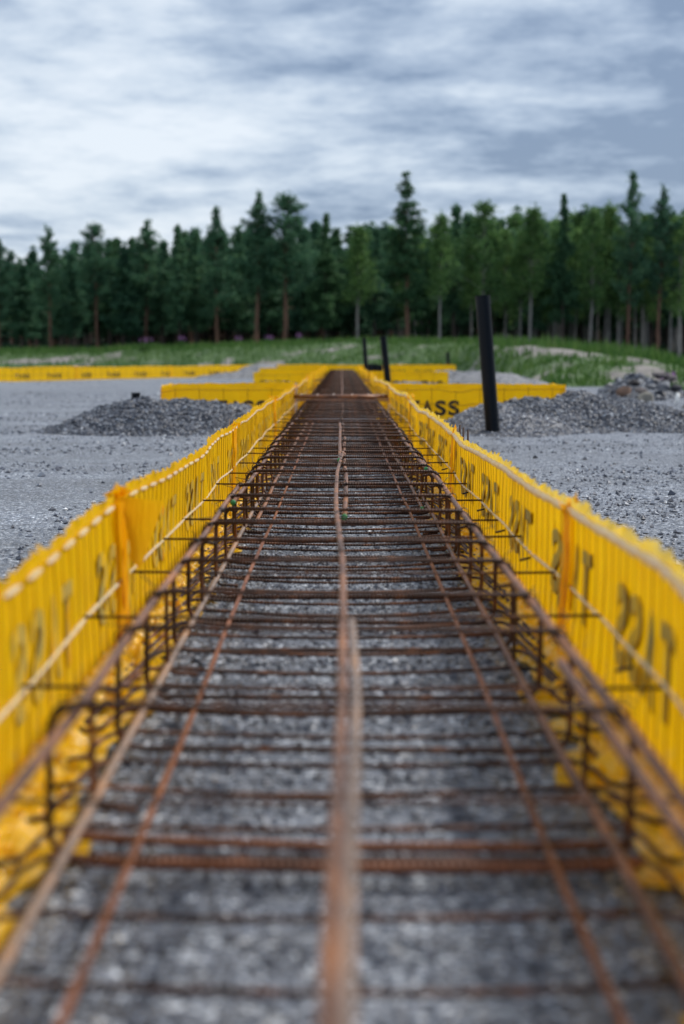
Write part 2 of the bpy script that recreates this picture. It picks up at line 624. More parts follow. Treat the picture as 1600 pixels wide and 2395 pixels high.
def berm(x, y):
    px_ = 800 + F * x / np.maximum(y, 1)
    D = np.interp(px_, PXK, DK)
    B = np.interp(px_, PXK, BK)
    Hc = CH - (np.interp(px_, PXK, CRK) + 3 - 829) / F * D
    t1 = np.clip((y - B) / (D - B), 0, 1)
    s1 = t1 ** 0.75
    s1 = s1 * s1 * (3 - 2 * s1) * 0.5 + t1 * 0.5
    t2 = np.clip((y - D - 3) / 10, 0, 1)
    s2 = 1 - t2 * t2 * (3 - 2 * t2)
    h = Hc * s1 * s2
    h = h + (fbm(x * 0.7, y * 0.7, 3, 4) * 0.09) * np.clip(h / 0.3, 0, 1)
    g = 0.86 + fbm(x * 0.55, y * 0.6, 77, 4) * 0.9 + fbm(x * 2.2, y * 1.6, 78, 3) * 0.9
    g -= 1.5 * np.exp(-((px_ - 1265) / 105) ** 2 - ((t1 - 0.82) / 0.15) ** 2)
    g -= 0.75 * np.exp(-((px_ - 120) / 130) ** 2 - ((t1 - 0.4) / 0.3) ** 2)
    g -= 0.8 * np.exp(-((px_ - 640) / 45) ** 2 - ((t1 - 0.1) / 0.25) ** 2)
    g -= 0.5 * np.exp(-((px_ - 350) / 90) ** 2 - ((t1 - 0.5) / 0.25) ** 2)
    g -= 0.7 * np.exp(-((px_ - 1520) / 60) ** 2 - ((t1 - 0.5) / 0.5) ** 2)
    g += 0.7 * np.clip((t1 - 0.9) / 0.1, 0, 1)
    return h - 0.03, np.clip(g, 0, 1), t1, t2


m, t, b = mat('bank_soil_and_grass')
at = t.nodes.new('ShaderNodeAttribute')
at.attribute_name = 'grass'
n = tex_noise(t, 3.5, 5, 0.65)
soil = ramp(t, n.outputs[0], [(0.35, (0.10, 0.095, 0.09)), (0.65, (0.30, 0.275, 0.26))])
turf = ramp(t, n.outputs[0], [(0.35, (0.03, 0.07, 0.02)), (0.65, (0.085, 0.15, 0.045))])
L(t, mixc(t, ramp(t, at.outputs['Fac'], [(0.3, g3(0)), (0.6, g3(1))]), soil, turf), b.inputs['Base Color'])
b.inputs['Roughness'].default_value = 0.95
bump(t, b, n.outputs[0], 1, 0.08)
M_bank = m
bx = np.arange(-42, 42, 0.3)
by = np.concatenate([np.arange(22, 82, 0.35)])
BX, BY = np.meshgrid(bx, by)
BZ, BG, BT, _ = berm(BX, BY)
mb = MB()
grid_mesh(mb, BX, BY, BZ)
bank = mb.build('grassy_bank', M_bank)
ca = bank.data.attributes.new('grass', 'FLOAT', 'POINT')
ca.data.foreach_set('value', BG.astype(np.float32).ravel())
tag(bank, kind='structure')

# grass blades, dense where the bank is green
n = 90000
gyy = 23.5 + 46 * rng.random(n) ** 0.9
gpx = -120 + 1840 * rng.random(n)
gxx = (gpx - 800) / F * gyy
z, g, t1, t2 = berm(gxx, gyy)
keep = (g * 1.1 > rng.random(n) + 0.12) & (t1 > 0.02) & (t2 < 0.6)
gxx, gyy, z, g, t1 = [a[keep] for a in (gxx, gyy, z, g, t1)]
n = len(gxx)
patch = 0.6 + 0.9 * (fbm(gxx * 1.2, gyy * 1.2, 55, 3) * 0.5 + 0.5)
hgt = (0.07 + 0.14 * rng.random(n)) * patch * (1 + 0.5 * (t1 > 0.92))
ang = rng.random(n) * 6.28
w = 0.012 + 0.02 * rng.random(n)
base = np.stack([gxx, gyy, z], -1)
dx = np.stack([np.cos(ang) * w, np.sin(ang) * w, np.zeros(n)], -1)
lean = np.stack([(rng.random(n) - 0.5) * 0.6 * hgt, (rng.random(n) - 0.5) * 0.6 * hgt, hgt], -1)
V = np.stack([base - dx, base + dx, base + lean], 1).reshape(-1, 3)
mb = MB()
mb.add(V, np.arange(n * 3).reshape(-1, 3))
tag(mb.build('grass', M_grass, smooth=False), 'green grass and low weeds growing over the earth bank', 'grass', kind='stuff')


def leafquads(mb, C, size, mi=0, spread=None, droop=0.0):
    n = len(C)
    a = rng.normal(size=(n, 3))
    a /= np.linalg.norm(a, axis=1)[:, None]
    b_ = rng.normal(size=(n, 3))
    b_ -= a * (a * b_).sum(1)[:, None]
    b_ /= np.linalg.norm(b_, axis=1)[:, None]
    s_ = (size * (0.6 + 0.8 * rng.random(n)))[:, None]
    V = np.stack([C - a * s_, C - b_ * s_ * 0.45, C + a * s_, C + b_ * s_ * 0.45], 1).reshape(-1, 3)
    mb.add(V, np.arange(n * 4).reshape(-1, 4), mi)


# ------------------------------------------------------------------ trees
def trunk_mb(H, r0, lean=0.0, seed=0):
    rg = np.random.default_rng(seed)
    tt = np.linspace(0, 1, 12)
    wob = np.cumsum(rg.normal(size=(12, 2)) * 0.03, axis=0)
    pts = np.stack([wob[:, 0] + lean * tt * H, wob[:, 1], tt * H * 0.98], -1)
    m_ = MB()
    m_.tube(pts, r0 * (1 - 0.85 * tt) * (1 + 0.35 * np.exp(-tt * 30)), 8)
    return m_, pts


def conifer(name, label, H, cb, wid, r0, leafm, barkm, seed, whorl=0.42, per=6, up=0.15, top_pow=0.8, clump=0.17, dens=1.0, gap=0.1):
    rg = np.random.default_rng(seed)
    root = empty(name, (0, 0, 0), label, 'tree')
    tm, pts = trunk_mb(H, r0, 0, seed)
    tm.build('trunk', barkm, root)
    cr = MB()
    C = []
    zb = cb * H
    # a few dead snags below the crown
    for k in range(10):
        zq = H * (0.15 + (cb - 0.12) * rg.random())
        a = rg.random() * 6.28
        ln = 0.3 + 0.5 * rg.random()
        cx, cy = np.interp(zq, pts[:, 2], pts[:, 0]), np.interp(zq, pts[:, 2], pts[:, 1])
        cr.tube([(cx, cy, zq), (cx + math.cos(a) * ln, cy + math.sin(a) * ln, zq - 0.08)], [0.018, 0.006], 4, 1, False)
    zc = zb
    while zc < H:
        q = (zc - zb) / (H - zb)
        prof = wid * ((1 - q) ** top_pow) * (0.55 + 0.45 * min(1, q * 5 + 0.2)) + 0.05
        for k in range(per):
            if rg.random() < gap:
                continue
            a = rg.random() * 6.28
            ln = prof * (0.35 + 0.85 * rg.random())
            zz_ = zc + rg.normal() * 0.22
            cx, cy = np.interp(zz_, pts[:, 2], pts[:, 0]), np.interp(zz_, pts[:, 2], pts[:, 1])
            e = np.array([cx + math.cos(a) * ln, cy + math.sin(a) * ln, zz_ + ln * up * (0.5 + rg.random())])
            s0 = np.array([cx, cy, zz_])
            mid = (s0 + e) / 2 - np.array([0, 0, 0.06 * ln])
            cr.tube([s0, mid, e], [0.022, 0.014, 0.005], 4, 1, False)
            nc = max(2, int(ln / 0.16))
            for j in range(nc):
                f = 0.25 + 0.75 * (j + rg.random()) / nc
                c0 = s0 * (1 - f) + e * f
                kk = int((13 + 7 * rg.random()) * dens * (1 - 0.4 * q))
                C.append(c0 + rg.normal(size=(kk, 3)) * np.array([0.14, 0.14, 0.11]) * (0.6 + 0.5 * prof / wid))
        zc += whorl * (0.7 + 0.5 * rg.random()) * (1 - 0.35 * q)
    C.append(np.array([pts[-1]]) + rg.normal(size=(14, 3)) * np.array([0.05, 0.05, 0.15]))
    leafquads(cr, np.concatenate(C), clump * 0.78)
    cr.build('crown', [leafm, barkm], root, smooth=False)
    return root


def broadleaf(name, label, H, cb, wid, r0, leafm, barkm, seed):
    rg = np.random.default_rng(seed)
    root = empty(name, (0, 0, 0), label, 'tree')
    tm, pts = trunk_mb(H, r0, 0, seed)
    tm.build('trunk', barkm, root)
    cr = MB()
    C = []
    for k in range(60):
        q = rg.random() ** 0.9
        zc = H * (cb + (0.97 - cb) * q)
        prof = wid * min(1.0, 1.12 * (1 - q) ** 0.62 + 0.06) * (0.6 + 0.4 * min(1, q * 4))
        a = rg.random() * 6.28
        ln = prof * (0.35 + 0.65 * rg.random())
        zs = max(H * cb * 0.9, zc - 0.5 * ln - 0.2)
        cx, cy = np.interp(zs, pts[:, 2], pts[:, 0]), np.interp(zs, pts[:, 2], pts[:, 1])
        s0 = np.array([cx, cy, zs])
        e = np.array([cx + math.cos(a) * ln, cy + math.sin(a) * ln, zc])
        cr.tube([s0, (s0 + e) / 2 + np.array([0, 0, .05]), e], [0.025, 0.014, 0.005], 4, 1, False)
        kk = 62
        sz = (0.20 + 0.14 * rg.random()) * (1.15 - 0.5 * q)
        C.append(e + rg.normal(size=(kk, 3)) * np.array([sz, sz, sz * 0.75]))
    leafquads(cr, np.concatenate(C), 0.105)
    cr.build('crown', [leafm, barkm], root, smooth=False)
    return root


PR = {}
PR['pine'] = [conifer('pine_tree', 'x', 9.0, 0.42, 1.7, 0.14, M_needle, M_bark_pine, 11, 0.40, 8, 0.45, 0.6, 0.12, 1.1, 0.2),
              conifer('pine_tree', 'x', 9.0, 0.36, 1.55, 0.13, M_needle, M_bark_pine, 12, 0.42, 8, 0.50, 0.7, 0.12, 1.1, 0.25),
              conifer('pine_tree', 'x', 9.0, 0.45, 1.8, 0.15, M_needle, M_bark_pine, 13, 0.38, 9, 0.4, 0.5, 0.12, 1.1, 0.25)]
PR['slim'] = [conifer('pine_tree', 'x', 8.0, 0.32, 1.1, 0.11, M_needle, M_bark_dark, 21, 0.38, 7, 0.3, 0.8, 0.14),
              conifer('pine_tree', 'x', 8.0, 0.3, 1.35, 0.11, M_needle, M_bark_dark, 22, 0.36, 7, 0.15, 0.9, 0.15)]
PR['spruce'] = [conifer('spruce_tree', 'x', 10.0, 0.35, 1.9, 0.15, M_spruce, M_bark_pine, 31, 0.50, 8, 0.12, 0.8, 0.13, 1.1, 0.2),
                conifer('spruce_tree', 'x', 9.0, 0.30, 1.6, 0.13, M_spruce, M_bark_dark, 32, 0.42, 7, -0.05, 0.9, 0.15)]
PR['leafy'] = [broadleaf('birch_tree', 'x', 8.5, 0.38, 1.15, 0.12, M_leaf, M_bark_pale, 41),
               broadleaf('birch_tree', 'x', 8.5, 0.48, 1.0, 0.11, M_leaf, M_bark_pale, 42),
               broadleaf('birch_tree', 'x', 8.5, 0.40, 1.5, 0.13, M_leaf, M_bark_pale, 43)]
PH = {'pine': 9.0, 'slim': 8.0, 'spruce': (10.0, 9.0), 'leafy': 8.5}
used = set()
rt = random.Random(5)


def plant(kind, idx, px_, topy, Y, label, group=None, wsc=1.0):
    p = PR[kind][idx]
    h0 = PH[kind] if not isinstance(PH[kind], tuple) else PH[kind][idx]
    x = wx(px_, Y)
    bz = float(berm(np.array([x]), np.array([Y]))[0][0])
    bz = max(bz, 0.0) - 0.05
    s = (CH + (829 - topy) / F * Y - bz) / h0
    ws = s * wsc * rt.uniform(0.92, 1.08)
    key = (kind, idx)
    rz = rt.uniform(0, 6.28)
    if key in used:
        o = copy_tree(p, (x, Y, bz), (ws, ws, s), rz)
    else:
        used.add(key)
        o = p
        o.location = (x, Y, bz)
        o.scale = (ws, ws, s)
        o.rotation_euler = (0, 0, rz)
    o['label'] = label
    o['category'] = 'tree'
    if group:
        o['group'] = group
    return o


front = [
    ('pine', 1, 5, 572, 70, 'dark pine cut by the left edge of the photo', 1.0),
    ('slim', 1, 62, 622, 71, 'low bushy pine just right of the leftmost pine, below the skyline dip', 1.3),
    ('pine', 0, 122, 545, 70, 'open-topped pine poking up second from the left edge', 0.8),
    ('slim', 0, 178, 606, 71, 'low slim conifer between the two open-topped pines on the left', 1.1),
    ('pine', 2, 236, 528, 70, 'pine with a small airy top and brown trunk, left quarter of the wood', 0.75),
    ('slim', 1, 292, 582, 70.5, 'short dense conifer right of the small airy-topped pine', 1.2),
    ('pine', 0, 345, 530, 71, 'broad-topped pine above the purple flowers on the left', 1.05),
    ('slim', 0, 420, 545, 70, 'slim pointed conifer standing alone on the left-centre skyline', 0.9),
    ('slim', 1, 460, 552, 71, 'short pointed conifer just left of the tall bushy pine', 0.9),
    ('pine', 1, 508, 503, 69, 'tall bushy pine left of the twin tall pines', 1.1),
    ('slim', 1, 558, 545, 71, 'small conifer tucked against the left of the twin tall pines', 1.0),
    ('pine', 0, 601, 470, 67, 'left one of the twin tall pines with bare reddish trunks', 0.85),
    ('pine', 2, 662, 460, 67, 'right one of the twin tall pines with bare reddish trunks', 0.95),
    ('slim', 1, 708, 542, 71, 'short conifer at the right shoulder of the twin tall pines', 1.1),
    ('spruce', 1, 762, 515, 70, 'pointed dark spruce straight above the far end of the rebar track', 1.0),
    ('leafy', 1, 838, 532, 68, 'light green birch with leaning pale trunk above the small black pipes', 0.9),
    ('slim', 0, 878, 548, 71, 'low slim conifer left of the tallest spruce', 1.1),
    ('spruce', 0, 953, 421, 67, 'tallest spruce in the wood, spiky open top and reddish trunk', 1.0),
    ('leafy', 1, 1028, 506, 66, 'birch with a straight pale grey trunk right of the tallest spruce', 0.85),
    ('slim', 0, 1062, 500, 70, 'slim green conifer between the pale trunk and the round birch', 1.0),
    ('leafy', 2, 1128, 476, 68, 'big round-crowned green birch behind the large black pipe', 1.0),
    ('leafy', 0, 1180, 540, 71, 'lower birch at the right shoulder of the round-crowned birch', 0.9),
    ('leafy', 1, 1236, 490, 68, 'airy light green birch with twin-looking top above the sandy patch', 1.0),
    ('slim', 1, 1272, 530, 71, 'short conifer between two birches above the sandy patch', 1.0),
    ('spruce', 1, 1312, 472, 68, 'pointed conifer standing over the middle of the sandy patch', 0.85),
    ('leafy', 0, 1376, 492, 68, 'light green birch left of the tall dark spruce on the right', 0.9),
    ('leafy', 1, 1418, 482, 70, 'slim birch touching the left side of the tall dark spruce on the right', 0.8),
    ('pine', 1, 1466, 426, 68, 'tall dark conifer rising highest on the right side of the wood', 0.8),
    ('leafy', 2, 1500, 505, 70, 'birch crown filling the gap between the two tall right conifers', 0.8),
    ('pine', 0, 1532, 458, 68, 'second tall conifer on the right, with a thin top', 0.7),
    ('leafy', 0, 1585, 508, 68, 'birch cut by the right edge of the photo', 0.9),
]
for k, i, px_, ty, Y, lb, wsc in front:
    plant(k, i, px_, ty, Y, lb, 'trees along the front edge of the wood', wsc)
# pale / brown trunks standing between them on the right
BL = ['behind the leaning pipe', 'left of the pointed conifer over the sandy patch', 'right of it, before the dark spruce', 'left of the tall dark conifer', 'right of the tall dark conifer', 'between the two tall right conifers', 'between the last two tall trees on the right', 'just outside the right edge', 'well outside the right edge', 'over the left end of the sandy patch', 'over the right end of the sandy patch', 'right of the pointed conifer over the sandy patch']
for j, (px_, ty, kd) in enumerate([(1101, 560, 1), (1290, 545, 0), (1392, 540, 1), (1443, 535, 0), (1481, 530, 1), (1510, 540, 0), (1560, 545, 1), (1620, 520, 0), (1660, 505, 1),
                                    (1215, 545, 1), (1412, 540, 1), (1340, 540, 0)]):
    plant('leafy', kd, px_, ty, 69 + (j % 3), 'slim bare-trunked birch ' + BL[j],
          'slim pale-trunked birches on the right', 0.75)
SH = ['leftmost pine', 'low pine beside the leftmost one', 'first open-topped pine', 'low conifer between the open-topped pines', 'airy-topped pine', 'short dense conifer',
      'broad-topped pine', 'lone slim conifer', 'short conifer by the bushy pine', 'tall bushy pine', 'small conifer left of the twin pines', 'left twin pine', 'right twin pine',
      'short conifer right of the twin pines', 'spruce over the track end', 'birch with the leaning trunk', 'low conifer left of the tallest spruce', 'tallest spruce',
      'straight grey-trunked birch', 'slim conifer by the round birch', 'big round-crowned birch', 'lower birch by the round one', 'airy birch over the sandy patch',
      'short conifer between two birches', 'pointed conifer over the sandy patch', 'birch left of the tall dark conifer', 'slim birch touching the tall conifer',
      'tall dark conifer on the right', 'birch between the two tall right conifers', 'second tall right conifer', 'birch at the right edge']
for j in range(190):
    Y = 72.0 + 30 * (j / 190.0)
    half = 800 / F * Y + 2.5
    x = rt.uniform(-half, half)
    px_ = 800 + F * x / Y
    line = np.interp(px_, [0, 300, 500, 700, 1000, 1200, 1600], [612, 582, 555, 555, 545, 520, 512])
    ty = line + rt.uniform(-16, 34)
    kind = rt.choice(['pine', 'slim', 'slim', 'spruce'] if px_ < 850 else ['leafy', 'slim', 'spruce', 'leafy'])
    plant(kind, rt.randrange(len(PR[kind])), px_, ty, Y,
          {'pine': 'dark pine', 'slim': 'dark narrow conifer', 'spruce': 'dark spruce', 'leafy': 'shaded birch'}[kind]
          + (' just' if Y < 84 else ' far') + ' behind the ' + SH[min(range(len(front)), key=lambda q_: abs(front[q_][2] - px_))], 'trees deeper in the wood', 1.25)
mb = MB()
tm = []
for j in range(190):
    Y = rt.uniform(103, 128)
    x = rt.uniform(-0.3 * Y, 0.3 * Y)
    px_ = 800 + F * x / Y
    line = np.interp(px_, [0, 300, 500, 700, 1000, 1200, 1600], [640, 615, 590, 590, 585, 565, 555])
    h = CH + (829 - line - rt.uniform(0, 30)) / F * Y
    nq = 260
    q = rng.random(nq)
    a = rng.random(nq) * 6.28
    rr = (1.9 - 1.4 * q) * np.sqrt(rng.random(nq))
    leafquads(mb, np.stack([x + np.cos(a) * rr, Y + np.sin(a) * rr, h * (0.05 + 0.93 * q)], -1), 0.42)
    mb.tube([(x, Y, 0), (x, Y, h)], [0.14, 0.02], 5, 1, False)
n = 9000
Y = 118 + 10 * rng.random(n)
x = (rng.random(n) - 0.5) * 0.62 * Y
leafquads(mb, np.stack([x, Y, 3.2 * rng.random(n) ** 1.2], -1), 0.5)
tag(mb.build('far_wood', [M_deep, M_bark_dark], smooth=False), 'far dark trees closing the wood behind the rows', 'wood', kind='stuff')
# undergrowth at the foot of the wood
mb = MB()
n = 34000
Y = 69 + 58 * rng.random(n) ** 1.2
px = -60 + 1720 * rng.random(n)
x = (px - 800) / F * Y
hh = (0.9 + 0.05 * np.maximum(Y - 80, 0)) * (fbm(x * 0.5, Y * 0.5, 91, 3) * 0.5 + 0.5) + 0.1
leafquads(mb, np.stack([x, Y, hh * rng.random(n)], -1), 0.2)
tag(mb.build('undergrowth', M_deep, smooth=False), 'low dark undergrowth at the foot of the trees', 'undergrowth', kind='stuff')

# fireweed along the bank
def fireweed(x, Y, h, label, group=None):
    bz = max(float(berm(np.array([x]), np.array([Y]))[0][0]), 0) - 0.02
    root = empty('fireweed_plant', (x, Y, bz), label, 'plant', group)
    m_ = MB()
    C = []
    for k in range(6):
        ox, oy = rt.uniform(-.14, .14), rt.uniform(-.14, .14)
        hh = h * rt.uniform(0.75, 1)
        m_.tube([(x + ox * 0.4, Y + oy * 0.4, bz), (x + ox, Y + oy, bz + hh)], [0.008, 0.004], 5, 0, False)
        C.append(np.array([x + ox, Y + oy, bz]) + np.stack([rng.normal(size=16) * 0.05, rng.normal(size=16) * 0.05, hh * (0.1 + 0.5 * rng.random(16))], -1))
    leafquads(m_, np.concatenate(C), 0.06)
    m_.build('stem', M_grass, root, smooth=False)
    f_ = MB()
    for c in C:
        ctr = c.mean(0)
        q = rng.random(26)
        leafquads(f_, np.stack([ctr[0] + rng.normal(size=26) * 0.025 * (1.2 - q), ctr[1] + rng.normal(size=26) * 0.025 * (1.2 - q), bz + h * (0.7 + 0.3 * q)], -1), 0.022)
    f_.build('petals', M_petal, root, smooth=False)
    return root


for px_ in (338, 352, 428, 626, 636, 560, 700):
    Y = 57 + rt.uniform(-1, 3)
    fireweed(wx(px_, Y), Y, rt.uniform(0.42, 0.6), {338: 'leftmost purple fireweed clump on top of the grassy bank', 352: 'purple fireweed just right of the leftmost clump on the bank', 428: 'purple fireweed on the bank below the slim pointed conifer', 626: 'purple fireweed on the bank between the twin tall pines, left of two', 636: 'purple fireweed on the bank between the twin tall pines, right of two', 560: 'purple fireweed on the bank left of the twin tall pines', 700: 'purple fireweed on the bank right of the twin tall pines'}[px_], 'fireweed along the bank top')
fireweed(wx(1557, 18.3), 18.3, 0.34, 'single purple fireweed beside the boulders on the right')

# ------------------------------------------------------------------ gravel mounds
def mound(label, lobes, x0, x1, y0, y1, st, m_a, m_s, seed, ns, rough=0.03, smax=0.02):
    X, Y = np.meshgrid(np.arange(x0, x1, st), np.arange(y0, y1, st))

    def H(x, y):
        z = np.full(np.shape(x), -0.03)
        for cx, cy, rx, ry, h in lobes:
            d = np.sqrt(((x - cx) / rx) ** 2 + ((y - cy) / ry) ** 2)
            d = d * (1 + 0.12 * fbm(x * 2.2, y * 2.2, seed + 3, 2))
            s = np.clip(1 - d, 0, 1)
            s = s ** 1.05 * (1 - 0.25 * s ** 3)
            z = np.maximum(z, -0.03 + (h + 0.03) * s * 1.28)
        k = np.clip((z + 0.03) / 0.08, 0, 1)
        return z + k * (fbm(x * 4, y * 4, seed, 4) * rough + fbm(x * 18, y * 18, seed + 9, 3) * rough * 0.45)
    mb_ = MB()
    grid_mesh(mb_, X, Y, H(X, Y))
    cx, cy = lobes[0][0], lobes[0][1]
    o = mb_.build('gravel_mound', m_a, loc=(cx, cy, 0))
    tag(o, label, 'gravel mound')
    sx = x0 + (x1 - x0) * rng.random(ns)
    sy = y0 + (y1 - y0) * rng.random(ns)
    sz = H(sx, sy)
    k = sz > -0.02
    sx, sy, sz = sx[k], sy[k], sz[k]
    r_ = 0.004 + smax * rng.random(len(sx)) ** 2.5
    s_ = MB()
    stones(s_, sx, sy, sz + r_ * 0.3, r_)
    so_ = s_.build('mound_stones', m_s, o, smooth=False)
    so_['kind'] = 'stuff'
    return H


H_left = mound('dark grey crushed gravel mound left of the rebar track', [(-1.40, 10.5, 0.80, 1.0, 0.215), (-1.2, 10.55, 0.5, 0.7, 0.225), (-1.08, 10.5, 0.62, 0.9, 0.195), (-0.95, 10.5, 0.5, 0.7, 0.13), (-1.7, 10.2, 0.6, 0.6, 0.07)],
               -2.7, -0.44, 9.2, 11.72, 0.03, M_mound, M_stone_dark, 101, 52000, 0.05, 0.013)
mound('small pale gravel mound wedged between the dark mound and the left yellow wall', [(-0.86, 11.1, 0.44, 0.6, 0.17), (-1.05, 11.3, 0.4, 0.4, 0.18)],
      -1.4, -0.44, 10.2, 11.74, 0.03, M_mound_pale, M_stone, 111, 7000, 0.03, 0.008)
H_right = mound('long dark grey gravel mound on the right, behind the leaning black pipe', [(1.45, 10.75, 0.7, 0.95, 0.20), (1.84, 10.95, 0.6, 0.8, 0.255), (2.2, 10.9, 0.8, 0.85, 0.19), (2.55, 10.7, 1.0, 0.7, 0.10)],
                0.9, 4.0, 9.2, 11.74, 0.03, M_mound, M_stone_dark, 121, 60000, 0.05, 0.013)
H_pale = mound('pale gravel mound at the foot of the leaning black pipe', [(1.12, 10.6, 0.44, 0.95, 0.19), (1.25, 10.1, 0.55, 0.7, 0.12)],
               0.44, 1.7, 9.3, 11.74, 0.03, M_mound_pale, M_stone, 131, 16000, 0.03, 0.009)
mound('low gravel ridge before the second yellow cross wall on the left', [(-1.0, 19.6, 1.1, 0.8, 0.17), (-1.7, 19.4, 1.0, 0.6, 0.10)], -2.9, -0.45, 18.6, 20.7, 0.06, M_mound_pale, M_stone, 141, 3000, 0.03)
mound('low gravel ridge before the second yellow cross wall on the right', [(1.0, 19.6, 1.1, 0.8, 0.17), (1.7, 19.5, 1.1, 0.7, 0.15)], 0.45, 3.2, 18.6, 20.7, 0.06, M_mound_pale, M_stone, 151, 3000, 0.03)
mound('grey gravel heap between the long far yellow wall and the cross wall', [(-1.85, 33.0, 0.95, 1.2, 0.34), (-2.5, 32.5, 1.0, 1.0, 0.15)], -3.7, -0.5, 31.4, 34.4, 0.08, M_mound_pale, M_stone, 161, 1200, 0.05)
mound('broad grey gravel heap right of the far yellow cross walls', [(2.45, 25.2, 1.3, 1.6, 0.27), (2.0, 27.0, 1.2, 1.4, 0.24)], 0.7, 4.4, 23.0, 28.6, 0.08, M_mound_pale, M_stone, 171, 2500, 0.05)

# ------------------------------------------------------------------ boulders in the rubble pile
def rock(x, y, z, r, color, label, seed, sq=(1, 1, 0.8), grp='boulders of the rubble pile'):
    m, t, b = mat('rock_' + str(seed))
    n = tex_noise(t, 9, 5, 0.65)
    L(t, ramp(t, n.outputs[0], [(0.35, tuple(c * 0.65 for c in color)), (0.65, color)]), b.inputs['Base Color'])
    b.inputs['Roughness'].default_value = 0.85
    bump(t, b, n.outputs[0], 0.8, 0.02)
    bm = bmesh.new()
    bmesh.ops.create_icosphere(bm, subdivisions=3, radius=1)
    rg = np.random.default_rng(seed)
    pl = rg.normal(size=(9, 3))
    pl /= np.linalg.norm(pl, axis=1)[:, None]
    for v_ in bm.verts:
        c = np.array(v_.co)
        for q in pl:
            d = c @ q
            if d > 0.62:
                c = c - q * (d - 0.62) * 0.9
        c = c * (1 + 0.06 * float(fbm(np.array([c[0] * 3 + seed]), np.array([c[1] * 3 + c[2]]), seed)[0]))
        v_.co = c * r * np.array(sq)
    me = bpy.data.meshes.new('boulder')
    bm.to_mesh(me)
    bm.free()
    me.materials.append(m)
    o = bpy.data.objects.new('boulder', me)
    col.objects.link(o)
    o.location = (x, y, z)
    o.rotation_euler = (0.2, 0.1, seed * 1.7)
    return tag(o, label, 'boulder', grp)


mound('heap of dark soil and rubble under the boulders on the right', [(3.78, 18.3, 0.55, 1.0, 0.27), (4.1, 18.6, 0.5, 0.8, 0.18)], 2.2, 4.9, 16.8, 19.8, 0.05, M_mound, M_stone_dark, 181, 4000, 0.07, 0.05)
RK = [(1499, 934, 16.6, 0.115, (0.50, 0.47, 0.40), 'large pale beige boulder low in the rubble pile', (0.95, 1, 0.95)),
      (1450, 914, 17.6, 0.10, (0.40, 0.25, 0.18), 'rusty tan slab at the left end of the rubble pile', (1.2, .8, .7)),
      (1540, 900, 17.6, 0.10, (0.34, 0.36, 0.41), 'blue grey boulder in the middle of the rubble pile', (1.1, 1, .8)),
      (1534, 934, 16.8, 0.075, (0.08, 0.09, 0.12), 'small black boulder right of the pale beige one', (1, 1, 1)),
      (1528, 876, 18.3, 0.12, (0.26, 0.23, 0.24), 'flat brownish boulder on top of the rubble pile', (1.4, 1, .45)),
      (1552, 884, 18.3, 0.09, (0.36, 0.31, 0.31), 'pinkish boulder at the top right of the rubble pile', (1.2, 1, .6)),
      (1488, 912, 17.4, 0.09, (0.17, 0.14, 0.14), 'dark brown slab above the pale beige boulder', (1.6, 1, .5)),
      (1512, 902, 17.6, 0.065, (0.3, 0.32, 0.36), 'small grey boulder left of the blue grey one', (1, 1, .8)),
      (1424, 930, 17.0, 0.085, (0.30, 0.31, 0.35), 'grey boulder leaning on the left foot of the rubble pile', (1.4, 1, .7)),
      (1570, 905, 17.8, 0.08, (0.10, 0.10, 0.12), 'dark boulder at the right end of the rubble pile', (1.1, 1, .8)),
      (1470, 893, 18.0, 0.07, (0.05, 0.045, 0.05), 'black boulder high on the left of the rubble pile', (1.3, 1, .8)),
      (1590, 958, 14.8, 0.09, (0.16, 0.14, 0.11), 'brown boulder at the right edge below the white post', (1.2, 1, .8)),
      (1322, 948, 11.05, 0.035, (0.5, 0.46, 0.42), 'pale flat stone lying on the long right gravel mound', (2.0, 1, .6)),
      (322, 940, 10.6, 0.03, (0.55, 0.5, 0.44), 'pale stone lying on the left gravel mound under the pipe stub', (1.5, 1, .8))]
for j, (px_, py_, Y, r, c, lb, sq) in enumerate(RK):
    rock(wx(px_, Y), Y - 0.25, hz(py_, Y), r * 0.95 if j < 12 else r, tuple(q_ * 0.55 for q_ in c) if j < 12 else c, lb, 300 + j, sq)
mb = MB()
x, Y = wx(1583, 15.5), 15.5
mb.tube([(x, Y, -0.02), (x - 0.005, Y, hz(918, Y))], 0.02, 10)
M_white, t_, b_ = mat('white_plastic')
b_.inputs['Base Color'].default_value = (0.75, 0.76, 0.76, 1)
mb2 = mb.build('marker_post', M_white, loc=(x, Y, 0))
tag(mb2, 'short white marker post at the right edge beyond the mound', 'post')

